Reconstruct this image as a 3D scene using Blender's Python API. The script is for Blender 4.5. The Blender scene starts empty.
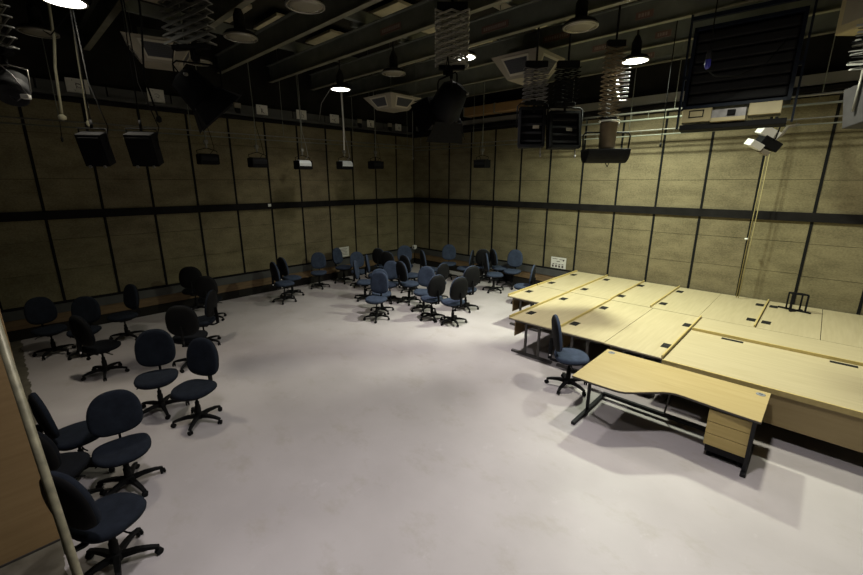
import bpy, bmesh, math, random
from mathutils import Vector, Matrix
random.seed(7)
SC = bpy.context.scene
COL = SC.collection
PI = math.pi

# ------------------------------------------------------------------ camera
cam_d = bpy.data.cameras.new('camera')
cam_d.sensor_width = 36.0
cam_d.sensor_fit = 'HORIZONTAL'
cam_d.lens = 407.526 / 863.0 * 36.0
cam_d.clip_start = 0.05
cam = bpy.data.objects.new('camera', cam_d)
COL.objects.link(cam)
rt = Vector((0.7239367, 0.68986555, 0.00108414))
up = Vector((-0.17461545, 0.18171857, 0.967723))
fw = Vector((-0.66740175, 0.7007595, -0.25201393))
m = Matrix((rt, up, -fw)).transposed().to_4x4()
m.translation = Vector((12.017, -11.599, 3.30))
cam.matrix_world = m
SC.camera = cam

# ------------------------------------------------------------------ world, exposure
w = bpy.data.worlds.new('world'); SC.world = w
w.use_nodes = True
w.node_tree.nodes['Background'].inputs[0].default_value = (0.5, 0.5, 0.55, 1)
w.node_tree.nodes['Background'].inputs[1].default_value = 0.0
SC.view_settings.view_transform = 'Standard'
SC.view_settings.look = 'None'
SC.view_settings.gamma = 1.0
SC.view_settings.use_curve_mapping = False
SC.view_settings.exposure = 0.0

# lit high bay lamps: x, y, power in watts, colour, beam width in degrees
LIT = [
    (2.45, -4.95, 19, (1.0, 0.95, 0.82), 122),
    (6.50, -4.95, 84, (1.0, 0.95, 0.92), 110),
    (4.30, -10.50, 21, (1.0, 0.92, 0.74), 90),
    (8.80, -2.45, 325, (0.93, 1.0, 0.78), 155),
    (11.10, -4.95, 92, (1.0, 1.0, 0.80), 135),
    (11.10, -8.30, 72, (1.0, 0.95, 0.96), 118),
    (8.80, -10.55, 30, (1.0, 0.95, 0.96), 100),
    (13.20, -2.45, 72, (1.0, 0.97, 0.82), 150),
]
UNLIT = [(4.54, -8.31), (8.81, -4.94), (6.45, -8.23), (4.63, -5.05), (2.42, -10.63), (2.45, -8.31)]

# ------------------------------------------------------------------ materials
def mat(name, col, rough=0.6, metal=0.0, var=0.0, scale=6.0, stretch=(1, 1, 1), bump=0.0, bscale=60.0, emit=None, estr=0.0, spec=None, alpha=None, detail=4):
    mt = bpy.data.materials.new(name); mt.use_nodes = True
    nt = mt.node_tree; b = nt.nodes['Principled BSDF']
    b.inputs['Base Color'].default_value = (*col, 1)
    b.inputs['Roughness'].default_value = rough
    b.inputs['Metallic'].default_value = metal
    if spec is not None: b.inputs['Specular IOR Level'].default_value = spec
    if emit:
        b.inputs['Emission Color'].default_value = (*emit, 1)
        b.inputs['Emission Strength'].default_value = estr
    tc = nt.nodes.new('ShaderNodeTexCoord'); mp = nt.nodes.new('ShaderNodeMapping')
    mp.inputs['Scale'].default_value = stretch
    nt.links.new(tc.outputs['Object'], mp.inputs[0])
    if var > 0:
        n = nt.nodes.new('ShaderNodeTexNoise'); n.inputs['Scale'].default_value = scale; n.inputs['Detail'].default_value = detail
        r = nt.nodes.new('ShaderNodeValToRGB')
        r.color_ramp.elements[0].position = 0.3; r.color_ramp.elements[1].position = 0.7
        r.color_ramp.elements[0].color = (*[c * (1 - var) for c in col], 1)
        r.color_ramp.elements[1].color = (*[min(1, c * (1 + var)) for c in col], 1)
        nt.links.new(mp.outputs[0], n.inputs['Vector']); nt.links.new(n.outputs['Fac'], r.inputs[0])
        nt.links.new(r.outputs[0], b.inputs['Base Color'])
    if bump > 0:
        n2 = nt.nodes.new('ShaderNodeTexNoise'); n2.inputs['Scale'].default_value = bscale; n2.inputs['Detail'].default_value = 3
        bp = nt.nodes.new('ShaderNodeBump'); bp.inputs['Strength'].default_value = bump; bp.inputs['Distance'].default_value = 0.01
        nt.links.new(mp.outputs[0], n2.inputs['Vector']); nt.links.new(n2.outputs['Fac'], bp.inputs['Height'])
        nt.links.new(bp.outputs[0], b.inputs['Normal'])
    return mt

def floor_material():
    mt = bpy.data.materials.new('painted_studio_floor'); mt.use_nodes = True
    nt = mt.node_tree; L = nt.links; N = nt.nodes; b = N['Principled BSDF']
    geo = N.new('ShaderNodeNewGeometry'); sep = N.new('ShaderNodeSeparateXYZ'); L.new(geo.outputs['Position'], sep.inputs[0])
    def noise(scale, detail=4, stretch=None, rough=0.5):
        n = N.new('ShaderNodeTexNoise'); n.inputs['Scale'].default_value = scale; n.inputs['Detail'].default_value = detail; n.inputs['Roughness'].default_value = rough
        mp = N.new('ShaderNodeMapping'); L.new(geo.outputs['Position'], mp.inputs[0])
        if stretch: mp.inputs['Scale'].default_value = stretch[0]; mp.inputs['Rotation'].default_value = stretch[1]
        L.new(mp.outputs[0], n.inputs['Vector']); return n
    def ramp(src, p0, c0, p1, c1):
        r = N.new('ShaderNodeValToRGB'); e = r.color_ramp.elements
        e[0].position = p0; e[0].color = (*c0, 1); e[1].position = p1; e[1].color = (*c1, 1)
        L.new(src, r.inputs[0]); return r
    def mix(fac, a, c):
        x = N.new('ShaderNodeMix'); x.data_type = 'RGBA'
        L.new(fac, x.inputs[0]); 
        for s, i in ((a, 6), (c, 7)):
            if isinstance(s, tuple): x.inputs[i].default_value = (*s, 1)
            else: L.new(s, x.inputs[i])
        return x.outputs[2]
    base = ramp(noise(0.9, 5).outputs['Fac'], 0.3, (0.41, 0.376, 0.374), 0.7, (0.49, 0.453, 0.452))
    # scuffs and stains with shapes of their own
    s1 = ramp(noise(1.6, 9, ((1, 1.5, 1), (0, 0, 0.6)), 0.72).outputs['Fac'], 0.54, (0, 0, 0), 0.74, (0.55,) * 3)
    c = mix(s1.outputs[0], base.outputs[0], (0.33, 0.29, 0.24))
    s2 = ramp(noise(1.9, 9, ((1.6, 1, 1), (0, 0, 0.9)), 0.75).outputs['Fac'], 0.60, (0, 0, 0), 0.72, (0.30,) * 3)
    c = mix(s2.outputs[0], c, (0.66, 0.64, 0.66))
    # ragged edge of the paint at y = -11.75, bare concrete past it
    ne = noise(5, 5)
    ma = N.new('ShaderNodeMath'); ma.operation = 'MULTIPLY_ADD'; L.new(ne.outputs['Fac'], ma.inputs[0]); ma.inputs[1].default_value = 0.16; L.new(sep.outputs[1], ma.inputs[2])
    lt = N.new('ShaderNodeMath'); lt.operation = 'LESS_THAN'; L.new(ma.outputs[0], lt.inputs[0]); lt.inputs[1].default_value = -11.67
    conc = ramp(noise(6, 6).outputs['Fac'], 0.35, (0.10, 0.088, 0.065), 0.7, (0.17, 0.155, 0.12))
    c = mix(lt.outputs[0], c, conc.outputs[0])
    L.new(c, b.inputs['Base Color'])
    rr = ramp(noise(1.5, 6).outputs['Fac'], 0.3, (0.40,) * 3, 0.75, (0.56,) * 3)
    L.new(rr.outputs[0], b.inputs['Roughness'])
    n2 = noise(14, 4); bp = N.new('ShaderNodeBump'); bp.inputs['Strength'].default_value = 0.12; bp.inputs['Distance'].default_value = 0.01
    L.new(n2.outputs['Fac'], bp.inputs['Height']); L.new(bp.outputs[0], b.inputs['Normal'])
    b.inputs['Specular IOR Level'].default_value = 0.4
    return mt

def panel_material(name, col):
    # woodwool / fibre acoustic board: mottled, horizontally brushed, a few lower-contrast streaks
    mt = bpy.data.materials.new(name); mt.use_nodes = True
    nt = mt.node_tree; L = nt.links; N = nt.nodes; b = N['Principled BSDF']
    geo = N.new('ShaderNodeNewGeometry')
    def noise(scale, detail, st):
        n = N.new('ShaderNodeTexNoise'); n.inputs['Scale'].default_value = scale; n.inputs['Detail'].default_value = detail; n.inputs['Roughness'].default_value = 0.65
        mp = N.new('ShaderNodeMapping'); mp.inputs['Scale'].default_value = st; L.new(geo.outputs['Position'], mp.inputs[0]); L.new(mp.outputs[0], n.inputs['Vector']); return n
    a = noise(1.3, 6, (1, 1, 2.2)); f = noise(26, 5, (1, 1, 1.6)); h = noise(4, 6, (0.5, 0.5, 7))
    m1 = N.new('ShaderNodeMath'); m1.operation = 'MULTIPLY_ADD'; L.new(a.outputs['Fac'], m1.inputs[0]); m1.inputs[1].default_value = 0.9
    m2 = N.new('ShaderNodeMath'); m2.operation = 'MULTIPLY_ADD'; L.new(f.outputs['Fac'], m2.inputs[0]); m2.inputs[1].default_value = 0.85
    m3 = N.new('ShaderNodeMath'); m3.operation = 'MULTIPLY'; L.new(h.outputs['Fac'], m3.inputs[0]); m3.inputs[1].default_value = 0.25
    L.new(m3.outputs[0], m2.inputs[2]); L.new(m2.outputs[0], m1.inputs[2])
    r = N.new('ShaderNodeValToRGB'); e = r.color_ramp.elements
    e[0].position = 0.72; e[0].color = (*[x * 0.62 for x in col], 1); e[1].position = 1.3 / 1.0 if False else 1.0
    e[1].color = (*[x * 1.05 for x in col], 1)
    d = N.new('ShaderNodeMath'); d.operation = 'MULTIPLY'; L.new(m1.outputs[0], d.inputs[0]); d.inputs[1].default_value = 0.86
    L.new(d.outputs[0], r.inputs[0]); L.new(r.outputs[0], b.inputs['Base Color'])
    b.inputs['Roughness'].default_value = 0.95; b.inputs['Specular IOR Level'].default_value = 0.1
    bp = N.new('ShaderNodeBump'); bp.inputs['Strength'].default_value = 0.5; bp.inputs['Distance'].default_value = 0.01
    L.new(m1.outputs[0], bp.inputs['Height']); L.new(bp.outputs[0], b.inputs['Normal'])
    return mt

def wood_material(name, c0, c1, axis, rough=0.42):
    mt = bpy.data.materials.new(name); mt.use_nodes = True
    nt = mt.node_tree; L = nt.links; N = nt.nodes; b = N['Principled BSDF']
    geo = N.new('ShaderNodeNewGeometry'); mp = N.new('ShaderNodeMapping'); L.new(geo.outputs['Position'], mp.inputs[0])
    mp.inputs['Scale'].default_value = (1, 14, 14) if axis == 'x' else (14, 1, 14)
    n = N.new('ShaderNodeTexNoise'); n.inputs['Scale'].default_value = 1.6; n.inputs['Detail'].default_value = 6; L.new(mp.outputs[0], n.inputs['Vector'])
    r = N.new('ShaderNodeValToRGB'); e = r.color_ramp.elements
    e[0].position = 0.3; e[0].color = (*c0, 1); e[1].position = 0.72; e[1].color = (*c1, 1)
    L.new(n.outputs['Fac'], r.inputs[0]); L.new(r.outputs[0], b.inputs['Base Color'])
    b.inputs['Roughness'].default_value = rough
    return mt

M = {}
M['floor'] = floor_material()
M['panel'] = panel_material('acoustic_board', (0.225, 0.193, 0.112))
M['panel_b'] = panel_material('acoustic_board_faded', (0.21, 0.177, 0.108))
M['dark_wall'] = mat('dark_painted_wall', (0.016, 0.015, 0.013), 0.9, var=0.3, scale=2, bump=0.2, spec=0.12)
M['batten'] = mat('black_batten', (0.008, 0.008, 0.008), 0.85, spec=0.12)
M['rail'] = mat('black_dado_rail', (0.010, 0.009, 0.009), 0.8, var=0.3, scale=5, spec=0.12)
M['trunk'] = mat('grey_cable_trunking', (0.06, 0.06, 0.056), 0.6, var=0.15, scale=3)
M['board_strip'] = mat('brown_skirting_board', (0.15, 0.095, 0.045), 0.7, var=0.25, scale=3, stretch=(1, 1, 8))
M['base'] = mat('black_plinth', (0.02, 0.018, 0.016), 0.8, spec=0.12)
M['deck'] = mat('dark_ceiling_deck', (0.035, 0.032, 0.024), 0.9, var=0.3, scale=1.5, spec=0.12)
M['pad'] = mat('tan_ceiling_pad', (0.52, 0.46, 0.30), 0.9, var=0.15, scale=4)
M['steel'] = mat('dark_green_grey_steel', (0.15, 0.16, 0.13), 0.6, 0.0, var=0.2, scale=3)
M['flange'] = mat('lamplit_flange_steel', (0.17, 0.16, 0.115), 0.55, 0.0, var=0.2, scale=4)  # yellower than the web: lamplight on the underside put into the colour
M['plate'] = mat('faded_red_plate', (0.20, 0.12, 0.095), 0.7)
M['plate_ink'] = mat('plate_lettering', (0.34, 0.27, 0.22), 0.7)
M['duct'] = mat('grey_duct', (0.24, 0.23, 0.20), 0.5, 0.2, var=0.1, scale=2)
M['orange'] = mat('ochre_duct', (0.24, 0.14, 0.055), 0.7, var=0.15, scale=2)
M['white'] = mat('white_plastic', (0.75, 0.74, 0.70), 0.5)
M['sign'] = mat('white_sign_card', (0.66, 0.64, 0.58), 0.7, var=0.06, scale=12)
M['ink'] = mat('sign_ink', (0.07, 0.045, 0.04), 0.7)
M['diff_body'] = mat('diffuser_casing', (0.24, 0.21, 0.16), 0.6, var=0.08, scale=4)
M['diff_frame'] = mat('diffuser_frame', (0.40, 0.36, 0.28), 0.6)
M['grille'] = mat('diffuser_grille', (0.045, 0.045, 0.05), 0.6)
M['reflector'] = mat('lamp_reflector', (0.30, 0.28, 0.23), 0.35, 0.6)
M['lamp_can'] = mat('lamp_housing', (0.022, 0.021, 0.018), 0.7, spec=0.12)
M['glass'] = mat('unlit_lamp_lens', (0.22, 0.20, 0.15), 0.25, 0.1)
M['lit'] = mat('glowing_lamp_lens', (1, 1, 1), 0.3, emit=(1.0, 0.97, 0.86), estr=9.0)
M['black_metal'] = mat('black_metal', (0.007, 0.007, 0.008), 0.75, 0.0, var=0.2, scale=9, spec=0.12)
M['blue_metal'] = mat('blue_black_metal', (0.010, 0.014, 0.026), 0.5, spec=0.12)
M['rib'] = mat('charcoal_louvre', (0.018, 0.018, 0.020), 0.6, var=0.15, scale=3, spec=0.12)
M['tan_metal'] = mat('tan_enamel', (0.36, 0.30, 0.17), 0.5, var=0.08, scale=5)
M['brown_metal'] = mat('brown_lamp_can', (0.16, 0.12, 0.075), 0.5, 0.2, var=0.2, scale=6)
M['silver'] = mat('worn_silver', (0.20, 0.19, 0.20), 0.5, 0.3, var=0.25, scale=10)
M['dull_grey'] = mat('dull_grey_casing', (0.028, 0.026, 0.027), 0.8, var=0.2, scale=8)
M['scissor'] = mat('pantograph_steel', (0.20, 0.195, 0.17), 0.5, 0.3, var=0.2, scale=10)
M['bright_scissor'] = mat('pale_pantograph_steel', (0.42, 0.40, 0.34), 0.5, 0.2, var=0.2, scale=10)
M['cable'] = mat('black_cable', (0.008, 0.008, 0.008), 0.85, spec=0.1)
M['bluecap'] = mat('blue_plug', (0.03, 0.03, 0.30), 0.5)
M['grey_cable'] = mat('grey_cable', (0.26, 0.26, 0.24), 0.6)
M['rope'] = mat('cream_rope', (0.62, 0.58, 0.40), 0.8, bump=0.3, bscale=80)
M['rope_y'] = mat('yellow_rope', (0.38, 0.32, 0.15), 0.8)
M['lit_shell'] = mat('lamplit_cyc_shell', (0.62, 0.66, 0.68), 0.4, 0.1)  # cyc shell with the lamplight on its top put into the colour
M['wood_y'] = wood_material('maple_desktop', (0.41, 0.348, 0.21), (0.475, 0.41, 0.262), 'y', 0.3)
M['wood_x'] = wood_material('maple_desktop_long', (0.41, 0.348, 0.21), (0.475, 0.41, 0.262), 'x', 0.3)
M['wood_wave'] = wood_material('beech_desktop', (0.38, 0.29, 0.125), (0.44, 0.345, 0.165), 'x', 0.36)
M['wood_lip'] = wood_material('yellow_edge_strip', (0.46, 0.36, 0.13), (0.53, 0.42, 0.165), 'y')
M['wood_drawer'] = wood_material('drawer_beech', (0.44, 0.33, 0.11), (0.50, 0.38, 0.14), 'x', 0.5)
M['wood_panel'] = wood_material('tan_side_panel', (0.30, 0.225, 0.10), (0.34, 0.26, 0.12), 'x', 0.5)
M['wood_door'] = wood_material('plywood_door', (0.30, 0.195, 0.085), (0.36, 0.24, 0.11), 'y', 0.6)
M['edge'] = mat('dark_edge_banding', (0.05, 0.045, 0.04), 0.5)
M['leg_grey'] = mat('graphite_desk_leg', (0.10, 0.095, 0.09), 0.5, 0.3, spec=0.12)
M['leg_brown'] = mat('brown_leg_panel', (0.30, 0.205, 0.10), 0.5)
M['leg_black'] = mat('black_desk_leg', (0.022, 0.022, 0.024), 0.45, 0.3, spec=0.12)
M['port'] = mat('black_cable_port', (0.008, 0.008, 0.007), 0.8, spec=0.2)
M['grommet'] = mat('grey_grommet', (0.17, 0.18, 0.19), 0.6)
M['fabric'] = mat('navy_chair_fabric', (0.014, 0.018, 0.027), 0.95, var=0.18, scale=14, bump=0.35, bscale=220, spec=0.15)
M['fabric_b'] = mat('blue_chair_fabric', (0.042, 0.056, 0.090), 0.95, var=0.18, scale=14, bump=0.35, bscale=220, spec=0.15)
M['fabric_dk'] = mat('near_black_chair_fabric', (0.008, 0.009, 0.012), 0.95, var=0.18, scale=14, bump=0.35, bscale=220, spec=0.15)
M['plastic'] = mat('black_chair_plastic', (0.006, 0.006, 0.0065), 0.75, spec=0.18)
M['chrome'] = mat('chrome_bolt', (0.7, 0.7, 0.7), 0.25, 0.9)
M['pipe'] = mat('worn_galvanised_pipe', (0.27, 0.25, 0.165), 0.5, 0.25, var=0.3, scale=12)

# ------------------------------------------------------------------ helpers
def box(bm, x0, x1, y0, y1, z0, z1, mi=0, bevel=0.0):
    vs = [bm.verts.new(c) for c in ((x0,y0,z0),(x1,y0,z0),(x1,y1,z0),(x0,y1,z0),(x0,y0,z1),(x1,y0,z1),(x1,y1,z1),(x0,y1,z1))]
    fs = [bm.faces.new([vs[i] for i in q]) for q in ((3,2,1,0),(4,5,6,7),(0,1,5,4),(1,2,6,5),(2,3,7,6),(3,0,4,7))]
    for f in fs: f.material_index = mi
    if bevel > 0:
        es = list({e for f in fs for e in f.edges})
        r = bmesh.ops.bevel(bm, geom=es, offset=bevel, segments=2, affect='EDGES', profile=0.5)
        for f in r['faces']: f.material_index = mi
    return vs

def tube(bm, pts, r, n=8, mi=0, closed=False, caps=True, radii=None):
    pts = [Vector(p) for p in pts]; rings = []
    prev = None
    for i, p in enumerate(pts):
        a = pts[i - 1] if i > 0 else (pts[-1] if closed else p)
        b = pts[i + 1] if i < len(pts) - 1 else (pts[0] if closed else p)
        t = (b - a).normalized() if (b - a).length > 1e-9 else Vector((0, 0, 1))
        if prev is None:
            ref = Vector((0, 0, 1)) if abs(t.z) < 0.9 else Vector((1, 0, 0))
            u = t.cross(ref).normalized()
        else:
            u = (prev - t * prev.dot(t)).normalized()
        prev = u; v = t.cross(u)
        rr = radii[i] if radii else r
        rings.append([bm.verts.new(p + (u * math.cos(2 * PI * k / n) + v * math.sin(2 * PI * k / n)) * rr) for k in range(n)])
    m_ = len(rings)
    for i in range(m_ if closed else m_ - 1):
        A, B_ = rings[i], rings[(i + 1) % m_]
        for k in range(n):
            f = bm.faces.new((A[k], A[(k + 1) % n], B_[(k + 1) % n], B_[k])); f.smooth = n > 4; f.material_index = mi
    if caps and not closed:
        f = bm.faces.new(rings[0][::-1]); f.material_index = mi
        f = bm.faces.new(rings[-1]); f.material_index = mi

def bar(bm, a, b, wx, wz, mi=0):
    # rectangular bar from a to b, wx wide sideways, wz thick the other way
    a, b = Vector(a), Vector(b); t = (b - a).normalized()
    ref = Vector((0, 0, 1)) if abs(t.z) < 0.95 else Vector((0, 1, 0))
    u = t.cross(ref).normalized(); v = u.cross(t)
    vs = []
    for p in (a, b):
        for su, sv in ((-1, -1), (1, -1), (1, 1), (-1, 1)):
            vs.append(bm.verts.new(p + u * su * wx / 2 + v * sv * wz / 2))
    for q in ((3,2,1,0),(4,5,6,7),(0,1,5,4),(1,2,6,5),(2,3,7,6),(3,0,4,7)):
        bm.faces.new([vs[i] for i in q]).material_index = mi

def lathe(bm, prof, cx=0, cy=0, n=24, mi=0, mat4=None):
    rings = []
    for r, z in prof:
        ring = []
        for k in range(n):
            a = 2 * PI * k / n
            p = Vector((cx + r * math.cos(a), cy + r * math.sin(a), z))
            if mat4: p = mat4 @ p
            ring.append(bm.verts.new(p))
        rings.append(ring)
    for A, B_ in zip(rings, rings[1:]):
        for k in range(n):
            f = bm.faces.new((A[k], A[(k + 1) % n], B_[(k + 1) % n], B_[k])); f.smooth = True; f.material_index = mi
    f = bm.faces.new(rings[0][::-1]); f.material_index = mi
    f = bm.faces.new(rings[-1]); f.material_index = mi

def loft(bm, rings_pts, mi=0, smooth=True):
    rings = [[bm.verts.new(p) for p in ring] for ring in rings_pts]; n = len(rings[0])
    for A, B_ in zip(rings, rings[1:]):
        for k in range(n):
            f = bm.faces.new((A[k], A[(k + 1) % n], B_[(k + 1) % n], B_[k])); f.smooth = smooth; f.material_index = mi
    f = bm.faces.new(rings[0][::-1]); f.smooth = smooth; f.material_index = mi
    f = bm.faces.new(rings[-1]); f.smooth = smooth; f.material_index = mi

def obj(name, bm, mats, parent=None):
    me = bpy.data.meshes.new(name)
    bmesh.ops.recalc_face_normals(bm, faces=bm.faces)
    bm.to_mesh(me); bm.free()
    if not isinstance(mats, (list, tuple)): mats = [mats]
    for x in mats: me.materials.append(x)
    o = bpy.data.objects.new(name, me); COL.objects.link(o)
    if parent: o.parent = parent
    return o

def tag(o, label, cat, group=None):
    o['label'] = label; o['category'] = cat
    if group: o['group'] = group
    return o

def thing(name, label, cat, loc=(0, 0, 0), rz=0.0, group=None):
    o = bpy.data.objects.new(name, None); COL.objects.link(o)
    o.empty_display_size = 0.1
    o.location = loc; o.rotation_euler = (0, 0, rz)
    return tag(o, label, cat, group)

def struct(name, bm, mats, parent=None):
    o = obj(name, bm, mats, parent)
    if not parent: o['kind'] = 'structure'
    return o

def copy_tree(root):
    r = root.copy(); COL.objects.link(r)
    for ch in root.children:
        c = ch.copy(); COL.objects.link(c); c.parent = r
        for g in ch.children:
            d = g.copy(); COL.objects.link(d); d.parent = c
    return r

def quick(fn, *a, **k):
    bm = bmesh.new(); fn(bm, *a, **k); return bm

# ------------------------------------------------------------------ room shell
RX, RY, H = 15.6, -13.0, 6.95     # room runs x 0..RX, y RY..0
struct('floor', quick(box, -0.2, RX + 0.2, RY - 0.2, 0.2, -0.1, 0.0), M['floor'])
struct('ceiling', quick(box, -0.2, RX + 0.2, RY - 0.2, 0.2, H, H + 0.1), M['deck'])
wl = struct('wall_left', quick(box, -0.2, -0.05, RY - 0.2, 0.2, 0, H), M['dark_wall'])
wr = struct('wall_right', quick(box, -0.05, RX + 0.2, 0.05, 0.2, 0, H), M['dark_wall'])
struct('wall_front', quick(box, RX, RX + 0.15, RY - 0.2, 0.2, 0, H), M['dark_wall'])
struct('wall_back', quick(box, -0.05, RX, RY - 0.15, RY, 0, H), M['dark_wall'])

ZB, ZM0, ZM1, ZT = 0.706, 2.497, 2.681, 4.92
def panel_wall(parent, horizontal, n, off, length):
    # horizontal=True: wall along +x at y=0 ; else wall along -y at x=0
    def put(a0, a1, z0, z1, d0, d1, mt, name, seam=False):
        bm = bmesh.new()
        zs = [z0] + (seam or []) + [z1]
        for k in range(len(zs) - 1):
            za, zb = zs[k], zs[k + 1]
            if seam and k > 0: za += 0.004
            if seam and k < len(zs) - 2: zb -= 0.004
            jit = random.uniform(0, 0.004) if seam else 0
            if horizontal: box(bm, a0, a1, -d1 - jit, -d0, za, zb)
            else: box(bm, d0, d1 + jit, -a1, -a0, za, zb)
        return obj(name, bm, mt, parent)
    edges = [0.0] + [k + off for k in range(1, n + 1)] + [length]
    for a, b in zip(edges, edges[1:]):
        mt = random.choice([M['panel'], M['panel'], M['panel_b']])
        j = random.uniform(-0.03, 0.03)
        put(a + 0.025, b - 0.025, ZB, ZM0, -0.04, 0.0, mt, 'acoustic_panel', [1.37 + j, 2.05 + j / 2])
        put(a + 0.025, b - 0.025, ZM1, ZT, -0.04, 0.0, mt, 'acoustic_panel', [3.34 + j / 3, 4.25 + j])
    for e in edges[:-1]:
        put(max(e - 0.026, 0.0), e + 0.026, ZB, ZM0, -0.04, 0.012, M['batten'], 'batten')
        put(max(e - 0.026, 0.0), e + 0.026, ZM1, ZT, -0.04, 0.012, M['batten'], 'batten')
    put(0.05, length, ZM0, ZM1, -0.04, 0.05, M['rail'], 'dado_rail')
    put(0.05, length, ZB - 0.05, ZB, -0.04, 0.03, M['rail'], 'panel_rail')
    put(0.05, length, ZT, ZT + 0.08, -0.04, 0.05, M['rail'], 'top_rail')
panel_wall(wl, False, 12, -0.082, 12.95)
panel_wall(wr, True, 15, -0.147, 15.55)
# skirting: grey trunking, brown board, black plinth
def skirt(name, horizontal, length):
    p = None
    def put(z0, z1, d, mt, nm, parent):
        bm = bmesh.new()
        if horizontal: box(bm, 0.07, length, -d, 0.05, z0, z1)
        else: box(bm, -0.05, d, -length, -0.07, z0, z1)
        o = obj(nm, bm, mt, parent)
        return o
    root = put(0.0, 0.24, 0.03, M['base'], name, None); root['kind'] = 'structure'
    put(0.24, 0.46, 0.05, M['board_strip'], 'skirting_board', root)
    put(0.46, 0.655, 0.07, M['trunk'], 'cable_trunking', root)
skirt('baseboard_left', False, 12.95)
skirt('baseboard_right', True, 15.55)

# high trunking along the walls above the panels
bm = bmesh.new()
y = -0.35
while y > -12.9:
    y1 = max(y - random.uniform(1.0, 1.25), -12.95)
    box(bm, -0.05, 0.08, y1 + 0.03, y, 5.10, 5.30); y = y1
box(bm, -0.05, 0.13, -12.95, -0.2, 5.03, 5.10)
struct('trim_1', bm, M['trunk'])
bm = bmesh.new()
box(bm, 5.6, 15.5, -0.12, 0.05, 5.13, 5.33); box(bm, 0.2, 5.6, -0.06, 0.05, 5.15, 5.30)
struct('trim_2', bm, M['duct'])
bm = bmesh.new(); box(bm, 0.2, 15.5, -0.16, 0.05, 5.01, 5.09)
struct('trim_3', bm, M['rail'])

# ceiling joists (steel beams along x) with faded plates
for i, y in enumerate([-0.22, -1.60, -2.93, -4.28, -5.60, -6.97, -8.32, -9.66, -11.0, -12.3]):
    bm = bmesh.new()
    box(bm, 0, RX, y - 0.012, y + 0.012, 6.02, 6.42)
    box(bm, 0, RX, y - 0.085, y + 0.085, 6.40, 6.42)
    o = struct('trim_%d' % (10 + i), bm, M['steel'])
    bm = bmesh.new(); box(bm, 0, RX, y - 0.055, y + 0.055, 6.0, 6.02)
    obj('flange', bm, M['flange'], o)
    bm = bmesh.new()
    for x in (4.2, 9.9, 14.1): box(bm, x - 0.05, x + 0.05, y - 0.2, y + 0.2, 6.42, 6.5)
    obj('cleat', bm, M['steel'], o)
# cross joists above
for i, x in enumerate([1.5, 4.3, 7.1, 9.9, 12.7]):
    bm = bmesh.new(); box(bm, x - 0.05, x + 0.05, RY, -0.05, 6.5, 6.72)
    struct('trim_%d' % (20 + i), bm, M['steel'])
# faded red plates screwed on the joists
for (x, y, l) in [(6.75, -4.28, 0.62), (7.35, -2.93, 0.62), (7.85, -1.60, 0.6), (9.05, -2.93, 0.30), (9.0, -1.60, 0.30), (8.3, -0.22, 0.3), (5.2, -5.6, 0.6)]:
    where = {(-4.28): 'fourth', (-2.93): 'third', (-1.6): 'second', (-0.22): 'first', (-5.6): 'fifth'}[y]
    size = 'long' if l > 0.4 else 'short'
    t = thing('joist_plate', '%s faded red plate on the %s steel joist out from the right wall' % (size, where), 'plate', (x, y - 0.013, 6.2), 0, 'faded plates on the ceiling joists')
    obj('plate', quick(box, -l / 2, l / 2, -0.012, 0.0, -0.06, 0.06), M['plate'], t)
    bm = bmesh.new()
    k = -l / 2 + 0.05
    while k < l / 2 - 0.06:
        ww = random.uniform(0.02, 0.045); box(bm, k, k + ww, -0.015, -0.011, -0.03, 0.03); k += ww + 0.018
    obj('lettering', bm, M['plate_ink'], t)
# tan pads on the deck between the joists
PW = ['above the lit lamp by the left wall', 'between the second and third joists', 'over the middle of the floor']
bays = [(-6.28), (-4.94), (-3.6), (-2.26), (-7.64), (-0.9), (-8.98)]
nb = 0
for j, y in enumerate(bays):
    for i, x in enumerate([2.2, 4.6, 7.0, 9.6, 12.2]):
        if (i + j * 2) % 5 == 4: continue
        bm = bmesh.new()
        z = 6.74
        box(bm, x - 0.62, x + 0.55, y - 0.42, y + 0.42, z, z + 0.07, 0, 0.01)
        o = obj('ceiling_pad', bm, M['pad'])
        row = ['closest to the left wall', 'second from the left wall', 'third from the left wall', 'fourth from the left wall', 'farthest from the left wall'][i]
        bay = {-6.28: 'fifth', -4.94: 'fourth', -3.6: 'third', -2.26: 'second', -7.64: 'sixth', -0.9: 'first', -8.98: 'seventh'}[y]
        tag(o, 'tan pad in the %s joist bay, %s' % (bay, row), 'ceiling pad', 'tan pads between the ceiling joists')
        bm = bmesh.new(); box(bm, x - 0.1, x + 0.1, y - 0.05, y + 0.05, 6.80, 6.96)
        obj('hanger', bm, M['steel'], o)

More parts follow.
